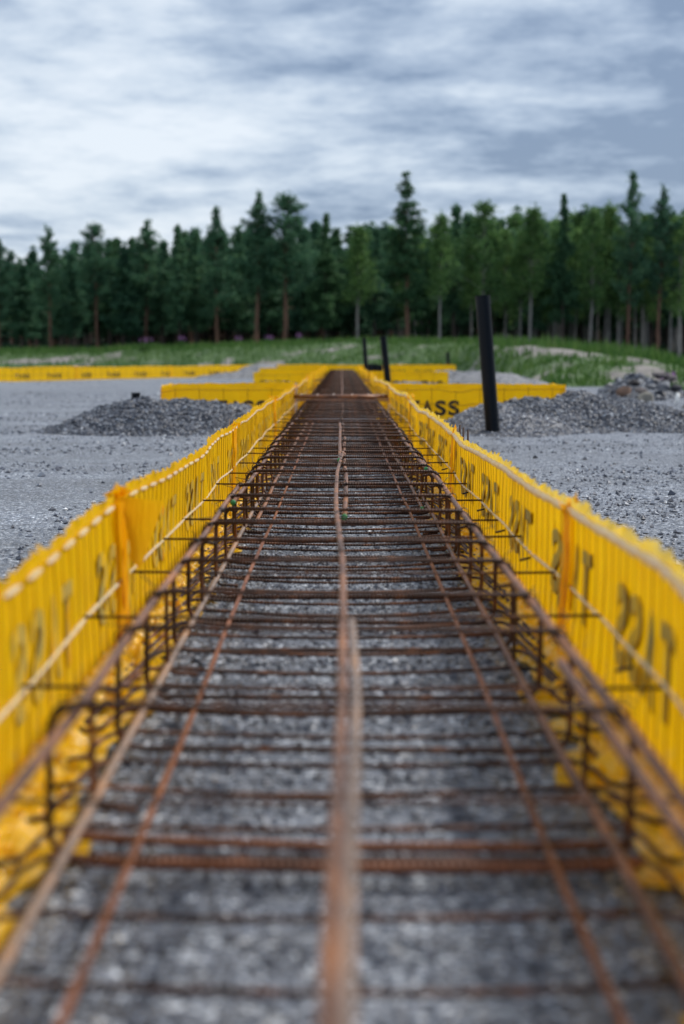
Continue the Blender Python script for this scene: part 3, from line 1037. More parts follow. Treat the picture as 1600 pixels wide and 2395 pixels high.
# ------------------------------------------------------------------ corrugated pipes
def pipe(base, top, dia, label, group=None, pitch=0.013):
    b0, t0 = np.array(base, float), np.array(top, float)
    Lg = np.linalg.norm(t0 - b0)
    n = max(6, int(Lg / pitch) * 4)
    s = np.linspace(0, 1, n)
    ph = (np.arange(n) % 4)
    rr = dia / 2 * np.where((ph == 1) | (ph == 2), 1.0, 0.86)
    pts = b0 + (t0 - b0) * s[:, None]
    root = empty('corrugated_pipe', tuple(base), label, 'pipe', group)
    m_ = MB()
    m_.tube(pts, rr, 24, 0, False)
    m_.tube(pts[::-1], dia / 2 * 0.80, 24, 0, False)
    m_.build('corrugated_wall', M_pipe, root, smooth=False)
    # the cut rim
    k = MB()
    ax = (t0 - b0) / Lg
    a = np.cross(ax, [0, 1, 0])
    a /= np.linalg.norm(a)
    c_ = np.cross(ax, a)
    th = np.linspace(0, 2 * np.pi, 24, endpoint=False)
    o1 = t0 + dia / 2 * 0.98 * (np.cos(th)[:, None] * a + np.sin(th)[:, None] * c_) + ax * 0.001
    o2 = t0 + dia / 2 * 0.80 * (np.cos(th)[:, None] * a + np.sin(th)[:, None] * c_) + ax * 0.001
    j = np.arange(24)
    k.add(np.concatenate([o1, o2]), np.stack([j, (j + 1) % 24, 24 + (j + 1) % 24, 24 + j], -1))
    k.build('cut_rim', M_pipe, root, smooth=False)
    return root


Yp = 9.72
pipe((wx(1152, Yp), Yp, 0.02), (wx(1127, Yp), Yp + 0.05, hz(693, Yp)), 0.106, 'tall black corrugated pipe leaning out of the right gravel mound')
pipe((wx(910, 19.6), 19.6, 0.0), (wx(895, 19.6), 19.6, hz(786, 19.6)), 0.10, 'black corrugated pipe leaning just right of the track, nearer of the far pair')
pipe((wx(859, 26.5), 26.5, -0.05), (wx(851, 26.5), 26.5, hz(790, 26.5)), 0.085, 'thin black pipe standing just right of the track, farther of the far pair')
for i, (px_, lb) in enumerate([(866, 'short black pipe stub left in the row of three beside the track'),
                               (877, 'middle short black pipe stub in the row of three beside the track'),
                               (888, 'short black pipe stub right in the row of three beside the track')]):
    pipe((wx(px_, 25.5 + 0.1 * i), 25.5 + 0.1 * i, -0.02), (wx(px_, 25.5 + 0.1 * i), 25.5 + 0.1 * i, hz(850 + i, 25.5)), 0.105, lb, 'short pipe stubs beside the track')
pipe((wx(1047, 40), 40, -0.05), (wx(1046, 40), 40, hz(823, 40)), 0.10, 'short black pipe standing behind the far yellow cross wall')
pipe((wx(320, 10.9), 10.9, 0.18), (wx(319, 10.9), 10.9, hz(917, 10.9)), 0.075, 'cut-off black pipe stub poking from the left gravel mound')

# ------------------------------------------------------------------ yellow formwork walls
HW, WX = 0.271, 0.396
# letter geometry
def letter_mesh(ch):
    cu = bpy.data.curves.new('ltr', 'FONT')
    cu.body = ch
    cu.size = 1.0
    cu.offset = 0.028
    o = bpy.data.objects.new('ltr', cu)
    col.objects.link(o)
    bpy.context.view_layer.update()
    me = bpy.data.meshes.new_from_object(o)
    bm = bmesh.new()
    bm.from_mesh(me)
    for k in range(-1, 12):
        bmesh.ops.bisect_plane(bm, geom=bm.verts[:] + bm.edges[:] + bm.faces[:], plane_co=(k * 0.12, 0, 0), plane_no=(1, 0, 0))
        bmesh.ops.bisect_plane(bm, geom=bm.verts[:] + bm.edges[:] + bm.faces[:], plane_co=(0, k * 0.12, 0), plane_no=(0, 1, 0))
    bmesh.ops.triangulate(bm, faces=bm.faces[:])
    V = np.array([v_.co[:] for v_ in bm.verts])
    Fc = np.array([[v_.index for v_ in f.verts] for f in bm.faces])
    bm.free()
    bpy.data.objects.remove(o)
    bpy.data.curves.remove(cu)
    bpy.data.meshes.remove(me)
    V[:, 0] -= V[:, 0].min()
    V[:, 0] /= V[:, 0].max()
    V[:, 1] -= V[:, 1].min()
    V[:, 1] /= V[:, 1].max()
    return V, Fc


LET = {c: letter_mesh(c) for c in 'TAS'}


def wall(p0, p1, nout, seed, label, group, s0=0.0, near=True, flap=True, dashed=False, topfun=None, txt=(0.1, 0.64), flip=False, bulge=0.014,
         seam=True, film=None, name='formwork_panel', skew=0.0, zt=0.092, th=0.122, lw=0.085, pitch=0.107):
    """one length of film-covered wire formwork; nout = direction away from the concrete"""
    p0 = np.array([p0[0], p0[1], 0.0])
    p1 = np.array([p1[0], p1[1], 0.0])
    Lg = np.linalg.norm(p1 - p0)
    d = (p1 - p0) / Lg
    nv = np.array([nout[0], nout[1], 0.0])
    film = film or M_film

    def top(s):
        S_ = np.asarray(s) + s0
        h = HW + fbm(S_ * 1.1, S_ * 0 + seed, seed, 3) * 0.018
        if topfun:
            h = h + topfun(S_)
        return h

    def P(s, z, off=0.0):
        s = np.asarray(s, float)
        z = np.asarray(z, float)
        S_ = s + s0
        bl = bulge * fbm(S_ * 0.9, S_ * 0 + 3.3, seed + 5, 3) * 1.6 + 0.010 * np.sin(np.clip(z / HW, 0, 1) * np.pi) * fbm(S_ * 2.5, z * 4, seed + 8, 2)
        bl = bl * (0.35 + 0.65 * np.clip(z / HW, 0, 1.1))
        return p0 + d * s[..., None] + nv * (bl + off)[..., None] + np.array([0, 0, 1.0]) * z[..., None]

    root = empty(name, tuple(p0), label, 'formwork panel', group)
    st = 0.0125 if near else 0.04
    s = np.linspace(0, Lg, max(4, int(Lg / st) + 1))
    rows = np.array([0.0, 0.06, 0.14, 0.25, 0.36, 0.5, 0.62, 0.75, 0.88, 1.0])
    Sg, Rg = np.meshgrid(s, rows)
    Z = top(Sg) * Rg
    rib = 0.0032 * np.cos((Sg + s0) * 2 * np.pi / 0.0625) * (1 if near else 0) * np.clip(0.5 + 1.3 * fbm((Sg + s0) * 3, Z * 2, seed + 61, 2), 0, 1.2)
    rib = rib + 0.0034 * fbm((Sg + s0) * 40, Z * 8, seed + 2, 2) + 0.003 * fbm((Sg + s0) * 14 + Z * 12, Z * 16, seed + 3, 3)
    m_ = MB()
    V = P(Sg, Z, rib)
    ny, nx = Sg.shape
    i = np.arange(ny - 1)[:, None] * nx + np.arange(nx - 1)[None, :]
    fc = np.stack([i, i + 1, i + nx + 1, i + nx], -1).reshape(-1, 4)
    m_.add(V.reshape(-1, 3), fc)
    fm = m_
    # frilled film edge above the top wire
    st2 = 0.006 if near else 0.03
    s2 = np.linspace(0, Lg, max(4, int(Lg / st2) + 1))
    T = top(s2)
    hf = 0.013 + 0.007 * np.abs(np.cos((s2 + s0) * np.pi / 0.0625)) ** 3 + 0.010 * np.clip(fbm((s2 + s0) * 13, s2 * 0, seed + 4, 3) + 0.1, 0, 1)
    rr = [P(s2, T - 0.002, np.zeros_like(s2)), P(s2, T + hf * 0.5, 0.004 * fbm(s2 * 60, s2 * 0, seed, 2)), P(s2, T + hf, 0.009 * fbm(s2 * 50, s2 * 0 + 7, seed, 2))]
    V = np.concatenate(rr)
    nx = len(s2)
    i = np.arange(2)[:, None] * nx + np.arange(nx - 1)[None, :]
    fc = np.stack([i, i + 1, i + nx + 1, i + nx], -1).reshape(-1, 4)
    m_ = MB()
    m_.add(V, fc)
    m_.build('frilled_edge', film if dashed or not near else M_fring, root)
    # longitudinal wires wrapped in film
    if near:
        for zf, rw, ds in ((1.0, 0.0042, dashed), (0.5, 0.0034, False)):
            w_ = MB()
            if ds:
                k0 = math.ceil(s0 / 0.125)
                ss = k0 * 0.125 - s0
                while ss + 0.09 < Lg:
                    q = np.linspace(ss + 0.012, ss + 0.098, 7)
                    rq = rw * np.array([0.3, 0.85, 1, 1.1, 1, 0.85, 0.3])
                    w_.tube(P(q, top(q) * zf - 0.003, np.full(7, -0.004)), rq, 6)
                    ss += 0.125
            else:
                q = np.linspace(0, Lg, int(Lg / 0.02) + 2)
                rq = rw * (1 + 0.35 * fbm((q + s0) * 30, q * 0, seed + 11, 2))
                if zf == 1.0:
                    rq = rq * 1.75
                w_.tube(P(q, top(q) * zf - 0.002, np.full(len(q), -0.004)), rq, 6)
            w_.build('wrapped_wire', M_cord, root)
        w_ = fm
        k_ = 0
        ss = math.ceil(s0 / 0.0625) * 0.0625 - s0
        while ss < Lg:
            q = np.full(5, ss + 0.016 * (float(_hash(np.array([k_]), np.array([5]), seed)[0]) - 0.5)) + 0.005 * fbm(np.arange(5) * 0.4, np.full(5, ss * 9), seed, 2)
            zq = float(top(np.array([ss]))[0]) * np.linspace(0.0, 0.99, 5)
            w_.tube(P(q, zq, np.full(5, -0.0022)), 0.0007 + 0.0005 * float(_hash(np.array([k_]), np.array([1]), seed)[0]), 4, 1, False)
            k_ += 1
            ss += 0.0625
    else:
        w_ = fm
        for zf in (0.5, 0.93):
            q = np.linspace(0, Lg, int(Lg / 0.1) + 2)
            w_.tube(P(q, top(q) * zf, np.full(len(q), 0.004)), 0.0028, 5, 1, False)
        ss = 0.12
        while ss < Lg:
            zq = np.linspace(0.005, float(top(np.array([ss]))[0]), 4)
            w_.tube(P(np.full(4, ss), zq, np.full(4, 0.004)), 0.0026, 4, 1, False)
            ss += 0.2
    # print: TASS, reading from outside
    if txt:
        for side, mt in ((0.0042, 2), (-0.0036, 3)):
            l_ = fm
            k = math.floor((s0 - 0.5) / txt[1])
            any_ = False
            while True:
                base = k * txt[1] + txt[0] - s0
                k += 1
                if base > Lg:
                    break
                word = 'TASS'
                for j, ch in enumerate(word):
                    jj = (3 - j) if flip else j
                    a0 = base + jj * pitch
                    if a0 < 0.01 or a0 + lw > Lg - 0.01:
                        continue
                    V2, F2 = LET[ch]
                    xx = (1 - V2[:, 0]) if flip else V2[:, 0]
                    V3 = P(a0 + xx * lw, zt + V2[:, 1] * th, np.full(len(V2), side))
                    l_.add(V3, F2, mt)
    fm.build('film', [film, M_vwire, M_print, M_print_in], root)
    # crumpled skirt folded in under the cage
    if flap:
        stf = 0.010 if near else 0.05
        s3 = np.linspace(0, Lg, max(4, int(Lg / stf) + 1))
        tab = np.floor((s3 + s0) / 0.07)
        edge = 0.074 + 0.035 * (_hash(tab, tab * 0 + 3, seed) - 0.35) + 0.03 * (_hash(tab, tab * 0 + 8, seed) > 0.8)
        rws = np.linspace(0, 1, 12)
        Sg, Rg = np.meshgrid(s3, rws)
        E = np.broadcast_to(edge, Sg.shape)
        wob = np.sin(Rg * np.pi)
        Z = 0.007 + 0.035 * (1 - Rg) ** 3 + 0.022 * np.abs(fbm((Sg + s0) * 16 + Rg * 3, Rg * 5, seed + 21, 3)) * (0.3 + wob)
        Z = Z + 0.006 * np.sin((Sg + s0) * 2 * np.pi / 0.045 + Rg * 2.4) * wob
        Sj = Sg + 0.014 * fbm(Sg * 14, Rg * 4, seed + 23, 2)
        V = p0 + d * Sj[..., None] - nv * (Rg * E + 0.01 * fbm(Sg * 18, Rg * 6, seed + 25, 2) - 0.002)[..., None]
        V[..., 2] = Z
        m_ = MB()
        ny, nx = Sg.shape
        i = np.arange(ny - 1)[:, None] * nx + np.arange(nx - 1)[None, :]
        fc = np.stack([i, i + 1, i + nx + 1, i + nx], -1).reshape(-1, 4)
        m_.add(V.reshape(-1, 3), fc)
        m_.build('crumpled_skirt', M_pale, root, smooth=False)
    if seam:
        q = np.linspace(max(0, Lg - 0.085), Lg + 0.005, 8)
        zz_ = np.linspace(0.0, 1.0, 8)
        Sg, Rg = np.meshgrid(q, zz_)
        V = P(Sg, top(Sg) * Rg + 0.001, -0.008 - 0.010 * np.abs(fbm(Sg * 45, Rg * 3, seed + 31, 2)))
        m_ = MB()
        i = np.arange(7)[:, None] * 8 + np.arange(7)[None, :]
        fc = np.stack([i, i + 1, i + 9, i + 8], -1).reshape(-1, 4)
        m_.add(V.reshape(-1, 3), fc)
        if near:                              # knotted film at the top of the joint
            C = P(np.array([Lg - 0.03]), top(np.array([Lg - 0.03])))[0]
            rg = np.random.default_rng(seed + int(s0 * 10))
            for k in range(9):
                a = C + rg.normal(size=3) * 0.008
                b2 = a + rg.normal(size=3) * np.array([0.012, 0.02, 0.012]) + np.array([0, 0, 0.02])
                c2 = a + rg.normal(size=3) * np.array([0.012, 0.02, 0.012]) + np.array([0, 0, 0.012])
                m_.add([a, b2, c2], [[0, 1, 2]])
        if near:                              # print caught in the fold of the joint
            V2, F2 = LET['S']
            m_.add(P(Lg - 0.07 + V2[:, 0] * 0.028, zt + V2[:, 1] * th, np.full(len(V2), -0.0205)), F2, 1)
        m_.build('overlap_joint', [M_seam, M_print_in], root, smooth=near is False)
    return root, P, top


GL, GR = 'yellow panels of the left trench wall', 'yellow panels of the right trench wall'
near_cuts = [-0.8, 2.56, 5.1, 8.4, 11.8]
near_words = ['nearest the camera', 'second from the camera', 'third from the camera', 'last before the first cross trench']


def top_right(S_):
    return -0.004 * np.exp(-((S_ - 1.8) / 0.9) ** 2) - 0.008 * np.exp(-((S_ - 6.2) / 0.7) ** 2)


for i in range(4):
    a, b2 = near_cuts[i], near_cuts[i + 1]
    rt_, P_, T_ = wall((-WX, a), (-WX, b2), (-1, 0), 41, 'yellow film formwork panel of the left wall, ' + near_words[i], GL, s0=a + 1, dashed=True, flip=True,
                        topfun=lambda S_: -0.010 * np.exp(-((S_ - 2.6) / 0.9) ** 2))
    if i == 0:
        # loose corner of film hanging inward at the joint
        q = np.linspace(0, 1, 9)
        U, W = np.meshgrid(q, q)
        X = -WX - 0.004 + 0.075 * U + 0.012 * np.sin(W * 3)
        Y_ = 2.50 + 0.10 * U * (1 - W) + 0.05 * W
        Z_ = 0.292 - 0.02 * U - (0.10 + 0.02 * U) * W
        X = -WX - 0.002 + (0.072 * U) * (1 - 0.55 * W)
        m_ = MB()
        grid_mesh(m_, X, Y_, Z_)
        m_.build('loose_corner', M_film_far, rt_)
    wall((WX, a), (WX, b2), (1, 0), 57, 'yellow film formwork panel of the right wall, ' + near_words[i], GR, s0=a + 1, dashed=False, flip=False, bulge=0.02, topfun=top_right)
far_cuts = [12.6, 16.6, 20.8]
for sgn, g_, w_ in ((-1, GL, 'left'), (1, GR, 'right')):
    for (a, b2, wd) in ((12.62, 16.7, 'just beyond the first cross trench'), (16.7, 20.8, 'ending at the second cross trench'),
                        (21.62, 27.0, 'beyond the second cross trench'), (27.0, 35.2, 'running to the far end')):
        wall((sgn * WX, a), (sgn * WX, b2), (sgn, 0), 41 if sgn < 0 else 57, 'yellow formwork panel of the %s wall, %s' % (w_, wd), g_,
             s0=a + 1, near=a < 13, dashed=sgn < 0, flip=sgn < 0, bulge=0.03, film=M_film)

GC = 'yellow cross trench walls'


def dip(c, w, h):
    return lambda S_: h * np.exp(-((S_ - c) / w) ** 2)


# first cross trench (front wall faces the camera with readable print)
def cross(a, b2, n_, lb, s0=0.0, seed=71, txt=(0.1, 0.64), tf=None, flip=False, flap=False):
    wall(a, b2, n_, seed, lb, GC, s0=s0, near=False, flap=flap, txt=txt, flip=flip, seam=False, film=M_film_far, topfun=tf, zt=0.04, th=0.125, lw=0.092, pitch=0.110)


def tf1(S_):
    return -0.035 * np.exp(-((S_ - 0.53) / 0.09) ** 2) + 0.004


cross((-1.5, 11.8), (-0.42, 11.8), (0, -1), 'front yellow wall of the first cross trench, left of the track', 0, 71, (0.46, 0.64), lambda S_: -0.03 * np.clip(1 - S_ / 0.35, 0, 1) ** 2)
cross((0.42, 11.8), (1.85, 11.8), (0, -1), 'front yellow wall with black TASS print, right of the track', 0, 73, (0.13, 0.64), tf1)
cross((-1.5, 12.62), (-0.42, 12.62), (0, 1), 'back yellow wall of the first cross trench, left of the track', 0, 75)
cross((0.42, 12.62), (1.85, 12.62), (0, 1), 'back yellow wall of the first cross trench, right of the track', 0, 77)
cross((1.85, 11.8), (1.85, 12.62), (1, 0), 'short yellow end wall of the first cross trench on the right', 0, 79, None)
cross((-1.5, 11.8), (-1.5, 12.62), (-1, 0), 'short yellow end wall of the first cross trench on the left', 0, 79, None)
cross((-1.29, 20.8), (-0.42, 20.8), (0, -1), 'front yellow wall of the second cross trench, left of the track', 0, 81)
cross((0.42, 20.8), (1.55, 20.8), (0, -1), 'front yellow wall of the second cross trench, right of the track', 0, 83)
cross((-1.29, 21.62), (-0.42, 21.62), (0, 1), 'back yellow wall of the second cross trench, left of the track', 0, 85)
cross((0.42, 21.62), (1.55, 21.62), (0, 1), 'back yellow wall of the second cross trench, right of the track', 0, 87)
cross((-1.65, 28.5), (-0.42, 28.5), (0, -1), 'yellow cross wall left of the track, third from the camera', 0, 88)
cross((-1.6, 35.2), (-0.42, 35.2), (0, -1), 'front yellow wall at the far end of the track, left side', 0, 89)
cross((0.42, 35.2), (2.8, 35.2), (0, -1), 'front yellow wall at the far end of the track, right side', 0, 91)
cross((-1.6, 36.0), (2.8, 36.0), (0, 1), 'back yellow wall closing the far end of the track', 0, 93)
fw = [(-9.2, 25.1), (-7.35, 27.6), (-5.6, 30.3), (-3.9, 32.9), (-2.15, 35.5)]
fwn = ['leaving the left edge of the photo', 'second from the left edge', 'second from its right end', 'at its right end, by the grey heap']
for i in range(4):
    a, b2 = fw[i], fw[i + 1]
    dd = np.array(b2) - np.array(a)
    dd /= np.linalg.norm(dd)
    wall(a, b2, (dd[1], -dd[0]), 95 + i, 'long far yellow wall on the left, panel ' + fwn[i], 'panels of the long far yellow wall', s0=i * 3.2, near=False,
         flap=False, seam=i < 3, film=M_film_far, txt=(0.1, 0.9), zt=0.06, th=0.10)

# ------------------------------------------------------------------ rebar cage
ZT, ZB, CW = 0.182, 0.022, 0.298


def arc(c, r, a0, a1, n_=5):
    a = np.radians(np.linspace(a0, a1, n_))
    return [(c[0] + r * math.cos(t_), c[1] + r * math.sin(t_)) for t_ in a]


def stirrup_mesh(rb=0.0042, hook=0.12, sides=8):
    """closed link in the x-z plane with its lapped leg, built round y = 0"""
    R_ = 0.030
    pts = [(-CW + hook, ZT)]
    pts += arc((-CW + R_, ZT - R_), R_, 90, 180)
    pts += arc((-CW + R_, ZB + R_), R_, 180, 270)
    pts += arc((CW - R_, ZB + R_), R_, 270, 360)
    pts += arc((CW - R_, ZT - R_), R_, 0, 90)
    pts += [(0.1, ZT + 0.001), (-0.1, ZT + 0.001), (-CW + R_, ZT + 0.002)]
    n_ = len(pts)
    y = np.zeros(n_)
    y[:6] = 0.010
    P3 = np.array([(p[0], yy, p[1]) for p, yy in zip(pts, y)])
    m_ = MB()
    m_.tube(P3, rb, sides)
    return m_


def rail_pts(x, z, y0, y1, seed, amp=0.006, st=0.12):
    q = np.arange(y0, y1 + st, st)
    if isinstance(x, list):
        x = np.interp(q, [k[0] for k in x], [k[1] for k in x])
    return np.stack([x + amp * fbm(q * 0.7, q * 0, seed, 3) * 2, q, z + amp * 0.5 * fbm(q * 0.9, q * 0 + 5, seed + 1, 2)], -1)


def cage(label, y0, y1, stir, seed, near):
    root = empty('rebar_cage', (0, y0, 0), label, 'rebar cage', 'rusty cages in the main trench')
    rg = np.random.default_rng(seed)
    sm = None
    for k, yy in enumerate(stir[:100]):
        if sm is None:
            o = stirrup_mesh(sides=8 if near else 6).build('stirrup', M_rust, None)
            sm = o
        else:
            o = sm.copy()
            col.objects.link(o)
        o.parent = root
        o.location = (rg.normal() * 0.002, yy - y0, rg.normal() * 0.0015)
        o.rotation_euler = (rg.normal() * 0.03, rg.normal() * 0.004, rg.normal() * 0.018)
    cap = []

    def rail(x, z, a, b2, r_, m__, nm, amp=0.006, caps=False, sd=0):
        m_ = MB()
        p = rail_pts(x, z, a, b2, seed + sd, amp)
        m_.tube(p, r_, 10 if near else 6)
        o = m_.build(nm, m__, root)
        if caps:
            c_ = MB()
            e = p[0]
            c_.tube([e - np.array([0, 0.0015, 0]), e + np.array([0, 0.012, 0])], r_ * 1.12, 10)
            co = c_.build('green_end_mark', M_green, o) if False else c_
            capo = MB()
            capo = c_.build('painted_end', M_green, root)
        return o
    zt_, zb_ = ZT - 0.012, ZB + 0.011
    rw = 0.0062
    if near:
        rail(-CW + 0.012, zt_, y0, 3.92, rw, M_rail, 'top_bar', sd=1)
        rail(-CW + 0.027, zt_ + 0.001, 3.55, y1, rw, M_rail, 'top_bar', caps=True, sd=2)
        rail(CW - 0.012, zt_, y0, 4.9, rw, M_rail, 'top_bar', sd=3)
        rail(CW - 0.027, zt_ + 0.001, 4.62, y1, rw, M_rail, 'top_bar', caps=True, sd=4)
        rail(CW - 0.023, zt_ - 0.006, y0, 1.65, rw, M_rail, 'top_bar', sd=44)
        rail([(-0.8, -0.016), (0.8, -0.008), (1.43, 0.0), (2.4, 0.0), (3.2, -0.014), (4.2, -0.014), (5.2, 0.006)], ZT + 0.011, y0, 5.0, 0.0052, M_rail, 'top_bar', amp=0.0015, sd=5)
        rail([(-0.8, -0.004), (0.8, 0.002), (1.43, 0.014), (1.83, 0.013)], ZT + 0.010, y0, 1.78, 0.005, M_rail2, 'top_bar', amp=0.001, sd=6)
        rail(0.006, ZT - 0.012, 3.25, y1, rw, M_rail, 'top_bar', amp=0.007, caps=True, sd=7)
        rail(-0.012, ZT + 0.011, 4.72, 7.2, rw, M_rail, 'top_bar', caps=True, amp=0.006, sd=8)
        rail(-CW + 0.014, zb_, y0, 5.2, rw, M_rail2, 'bottom_bar', sd=9)
        rail(-CW + 0.031, zb_, 4.3, y1, rw, M_rail, 'bottom_bar', sd=10)
        rail(CW - 0.014, zb_, y0, 5.3, rw, M_rail, 'bottom_bar', sd=11)
        rail(CW - 0.031, zb_, 4.7, y1, rw, M_rail, 'bottom_bar', caps=True, sd=12)
    else:
        for x in (-CW + 0.013, CW - 0.013):
            rail(x, zt_, y0, y1, rw, M_rail, 'top_bar', sd=int(x * 10) + 5)
            rail(x, zb_, y0, y1, rw, M_rail, 'bottom_bar', sd=int(x * 10) + 9)
        rail(0.0, ZT + 0.010, y0, y1, rw, M_rail, 'top_bar', sd=15)
    rail(-0.212, ZB + 0.018, y0, y1, 0.0042, M_orange, 'light_bar', amp=0.004, sd=16)
    rail(0.212, ZB + 0.018, y0, y1, 0.0042, M_orange, 'light_bar', amp=0.004, sd=17)
    # bottom mat: cross bars with bent tails running along the skirt
    yb = []
    q = y0 + 0.1
    while q < y1:
        yb.append(q)
        q += 0.13 + rg.normal() * 0.012
    if near:
        for (qa, qb, zq, rq) in ((1.405, 1.385, 0.030, 0.0062), (1.47, 1.44, 0.031, 0.0055)):
            m_ = MB()
            m_.tube([(-CW + 0.0, qa, zq), (-0.2, qa * 0.83 + qb * 0.17, zq - 0.005), (0.0, (qa + qb) / 2, zq - 0.008), (0.2, qa * 0.17 + qb * 0.83, zq - 0.005), (CW + 0.004, qb, zq)], rq, 8)
            m_.build('lapped_cross_bar', M_orange, root)
    rest = MB()
    for k, q in enumerate(yb):
        m_ = MB() if k < 100 else rest
        tilt = rg.normal() * 0.008
        zz_ = ZB + 0.006 + rg.normal() * 0.002
        sag = 0.005 + 0.009 * rg.random()
        e = CW + 0.004 + rg.normal() * 0.004
        tail = (0.36 + 0.1 * rg.random()) * (1 if near else 0.7) * (1 if q > 2.2 else 0.22)
        pts = []
        for sgn in (-1, 1):
            out = [(sgn * (e + 0.066), q - tail, 0.016), (sgn * (e + 0.030), q - 0.085, 0.022),
                   (sgn * (e + 0.022), q - 0.035, zz_ - 0.002), (sgn * (e + 0.008), q - 0.010, zz_), (sgn * (e - 0.02), q, zz_)]
            if sgn < 0:
                pts += out + [(xx_, q - tilt * 3 * xx_ * (1 - (xx_ / 0.27) ** 2), zz_ - sag * (1 - (xx_ / 0.28) ** 2)) for xx_ in (-0.21, -0.14, -0.07, 0.0, 0.07, 0.14, 0.21)]
            else:
                pts += out[::-1]
        m_.tube(np.array(pts), 0.0034, 6 if near else 5)
        if k < 100:
            m_.build('cross_bar', M_rust, root)
    if rest.n:
        o = rest.build('cross_bars', M_rust, root)
        o['kind'] = 'stuff'
    # upright U bars between the links
    if near:
        um = None
        for k, yy in enumerate(stir[:-1]):
            if yy < 0.5 or yy > 9 or (yy < 2.6 and k % 2):
                continue
            ymid = yy + (stir[k + 1] - yy) * 0.5
            for sgn in (-1, 1):
                m_ = MB()
                xx = sgn * (CW - 0.012)
                yj = ymid + rg.normal() * 0.03
                m_.tube([(xx - sgn * 0.03, yj - 0.004, ZT - 0.024), (xx - sgn * 0.008, yj, ZT - 0.021), (xx, yj, ZT - 0.032), (xx + sgn * 0.002, yj + 0.004, 0.10),
                         (xx, yj + 0.003, ZB + 0.01), (xx - sgn * 0.01, yj, ZB - 0.001), (xx - sgn * 0.05, yj - 0.004, ZB - 0.003)], 0.0038, 6)
                m_.build('upright_bar', M_rust, root)
    # twisted tie wires at the crossings
    for k, yy in enumerate(stir):
        if yy > 9.5:
            break
        for x, z in ((-CW + 0.014, ZT - 0.004), (CW - 0.014, ZT - 0.004), (0.0, ZT + 0.009)):
            if rg.random() < 0.2:
                continue
            m_ = MB()
            a = np.linspace(0, 4.2 * np.pi, 22)
            rx = 0.0115
            m_.tube(np.stack([x + rx * np.cos(a), yy + 0.006 * np.sin(a * 0.5), z - 0.004 + rx * np.sin(a)], -1), 0.0009, 4)
            b0 = np.array([x, yy, z + 0.008])
            m_.tube([b0, b0 + rg.normal(size=3) * np.array([0.010, 0.010, 0.004]) + np.array([0, 0, 0.010]), b0 + rg.normal(size=3) * np.array([0.018, 0.018, 0.006]) + np.array([0, 0, 0.014])], 0.0009, 4)
            m_.build('tie_wire', M_wire, root)
    return root


stir = [-0.65, -0.3, 0.08, 0.5, 1.42, 1.83, 2.12, 2.47, 2.73, 3.0, 3.29, 3.64, 3.95, 4.35, 4.66, 4.98, 5.27, 5.6, 5.95]
rg0 = np.random.default_rng(3)
while stir[-1] < 11.0:
    stir.append(stir[-1] + 0.33 + rg0.normal() * 0.02)
cage('near rusty rebar cage, lying in the trench from the camera to the brown bar bundle', -0.8, 11.2, stir, 500, True)
st2 = [11.9]
while st2[-1] < 34.8:
    st2.append(st2[-1] + 0.34 + rg0.normal() * 0.02)
cage('far rusty rebar cage, running from the brown bar bundle to the far end', 11.7, 35.0, st2, 600, False)

# bundle of bars lying across the junction
root = empty('bar_bundle', (0, 11.45, 0.19), 'bundle of brown steel bars laid across the cage at the first junction', 'bar bundle')
for k in range(4):
    m_ = MB()
    m_.tube([(-0.385, 11.44 + 0.024 * k, 0.209 - 0.004 * (k % 2)), (0.0, 11.43 + 0.025 * k, 0.207), (0.37, 11.44 + 0.024 * k, 0.209)], 0.014, 8)
    m_.build('bar', M_rail, root)
M_pinkwire, t_, b_ = mat('pale_wire')
b_.inputs['Base Color'].default_value = (0.5, 0.38, 0.32, 1)
b_.inputs['Roughness'].default_value = 0.4
for x in (-0.33, -0.2, -0.07, 0.08, 0.21, 0.33):
    m_ = MB()
    m_.tube([(x, 11.42, 0.212), (x + 0.004, 11.47, 0.226), (x + 0.006, 11.53, 0.222)], 0.005, 6)
    m_.build('binding_wire', M_pinkwire, root)

# cages of the cross trenches
for (yc, xa, xb, lb) in ((12.21, -1.42, 1.88, 'short rusty rebar cage lying across in the first cross trench'), (21.2, -1.22, 1.47, 'short rusty rebar cage lying across in the second cross trench')):
    root = empty('rebar_cage', ((xa + xb) / 2, yc, 0), lb, 'rebar cage')
    for dy_ in (-0.28, 0.28):
        for z in (0.012, 0.160):
            m_ = MB()
            m_.tube([(xa, yc + dy_, z), ((xa + xb) / 2, yc + dy_ + 0.004, z), (xb, yc + dy_, z)], 0.0068, 8)
            m_.build('long_bar', M_rail, root)
    q = xa + 0.1
    while q < xb:
        if abs(q) > 0.36:
            m_ = MB()
            loop = [(yc - 0.29, 0.17), (yc - 0.29, 0.004), (yc + 0.29, 0.004), (yc + 0.29, 0.17), (yc - 0.285, 0.171)]
            dense = []
            for a, b2 in zip(loop[:-1], loop[1:]):
                for f in (0, 0.1, 0.9):
                    dense.append((q, a[0] * (1 - f) + b2[0] * f, a[1] * (1 - f) + b2[1] * f))
            m_.tube(np.array(dense), 0.004, 6)
            m_.build('stirrup', M_rust, root)
        q += 0.32

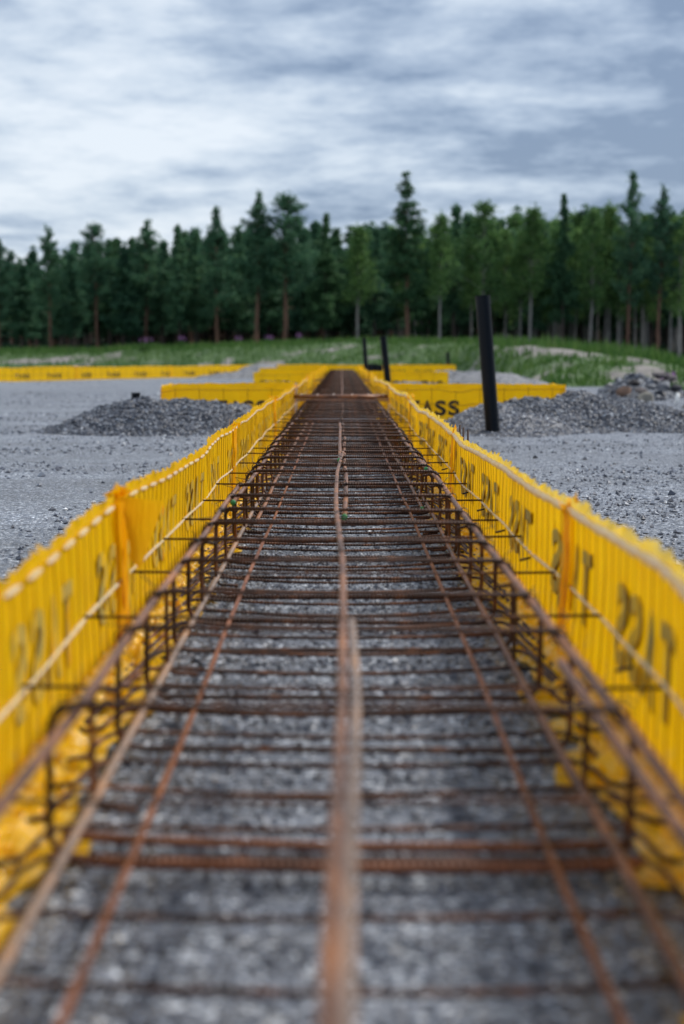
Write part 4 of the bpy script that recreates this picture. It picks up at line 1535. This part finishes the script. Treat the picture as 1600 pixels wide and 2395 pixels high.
# tie rods between the two walls
tm = MB()
tm.tube([(-WX - 0.004, 0, 0.1365), (-0.2, 0, 0.1345), (0.2, 0, 0.1345), (WX + 0.004, 0, 0.1365)], 0.0026, 6)
rod0 = tm.build('tie_rod', M_rust)
yy = 0.82
first = True
k = 0
ORD = ['nearest the camera', 'second from the camera', 'third from the camera', 'fourth from the camera', 'fifth from the camera', 'sixth from the camera',
       'seventh from the camera', 'eighth from the camera', 'ninth from the camera', 'tenth from the camera', 'eleventh from the camera', 'twelfth from the camera']
while yy < 34.5:
    if not (11.6 < yy < 12.7 or 20.7 < yy < 21.7):
        o = rod0 if first else rod0.copy()
        if not first:
            col.objects.link(o)
        first = False
        o.location = (rg0.normal() * 0.003, yy + rg0.normal() * 0.012, rg0.normal() * 0.003)
        o.rotation_euler = (0, rg0.normal() * 0.004, rg0.normal() * 0.012)
        tag(o, 'thin dark tie rod across the trench, ' + ORD[k] if k < 12 else
            'thin dark tie rod across the trench ' + ('shortly before the first cross trench' if yy < 11.7 else 'between the first and second cross trench' if yy < 20.8 else 'beyond the second cross trench'),
            'tie rod', 'tie rods across the trench')
    yy += 0.452
    k += 1
# little rod ends poking through the right wall
pm = MB()
pm.tube([(0, 0, 0), (0.022, -0.004, 0.006)], 0.0028, 6)
peg0 = pm.build('rod_end', M_wire)
first = True
for kk_, yy in enumerate((1.9, 2.95, 3.42, 3.9, 4.38, 5.3)):
    o = peg0 if first else peg0.copy()
    if not first:
        col.objects.link(o)
    first = False
    o.location = (WX - 0.024, yy, 0.112)
    tag(o, 'short dark rod end poking through the right yellow wall, ' + ORD[kk_], 'rod end', 'rod ends in the right wall')
pm = MB()
pm.tube([(0, 0, -0.08), (0.002, 0, 0.150), (0.003, 0.002, 0.302)], 0.0036, 8)
stk0 = pm.build('rebar_stake', M_rust)
first = True
for xx, yy, lb in ((0.436, 4.95, 'rebar stake outside the right wall joint, nearest of three'), (0.434, 5.12, 'rebar stake outside the right wall joint, middle of three'), (0.437, 5.3, 'rebar stake outside the right wall joint, farthest of three')):
    o = stk0 if first else stk0.copy()
    if not first:
        col.objects.link(o)
    first = False
    o.location = (xx, yy, -0.022)
    tag(o, lb, 'stake', 'stakes behind the right wall')
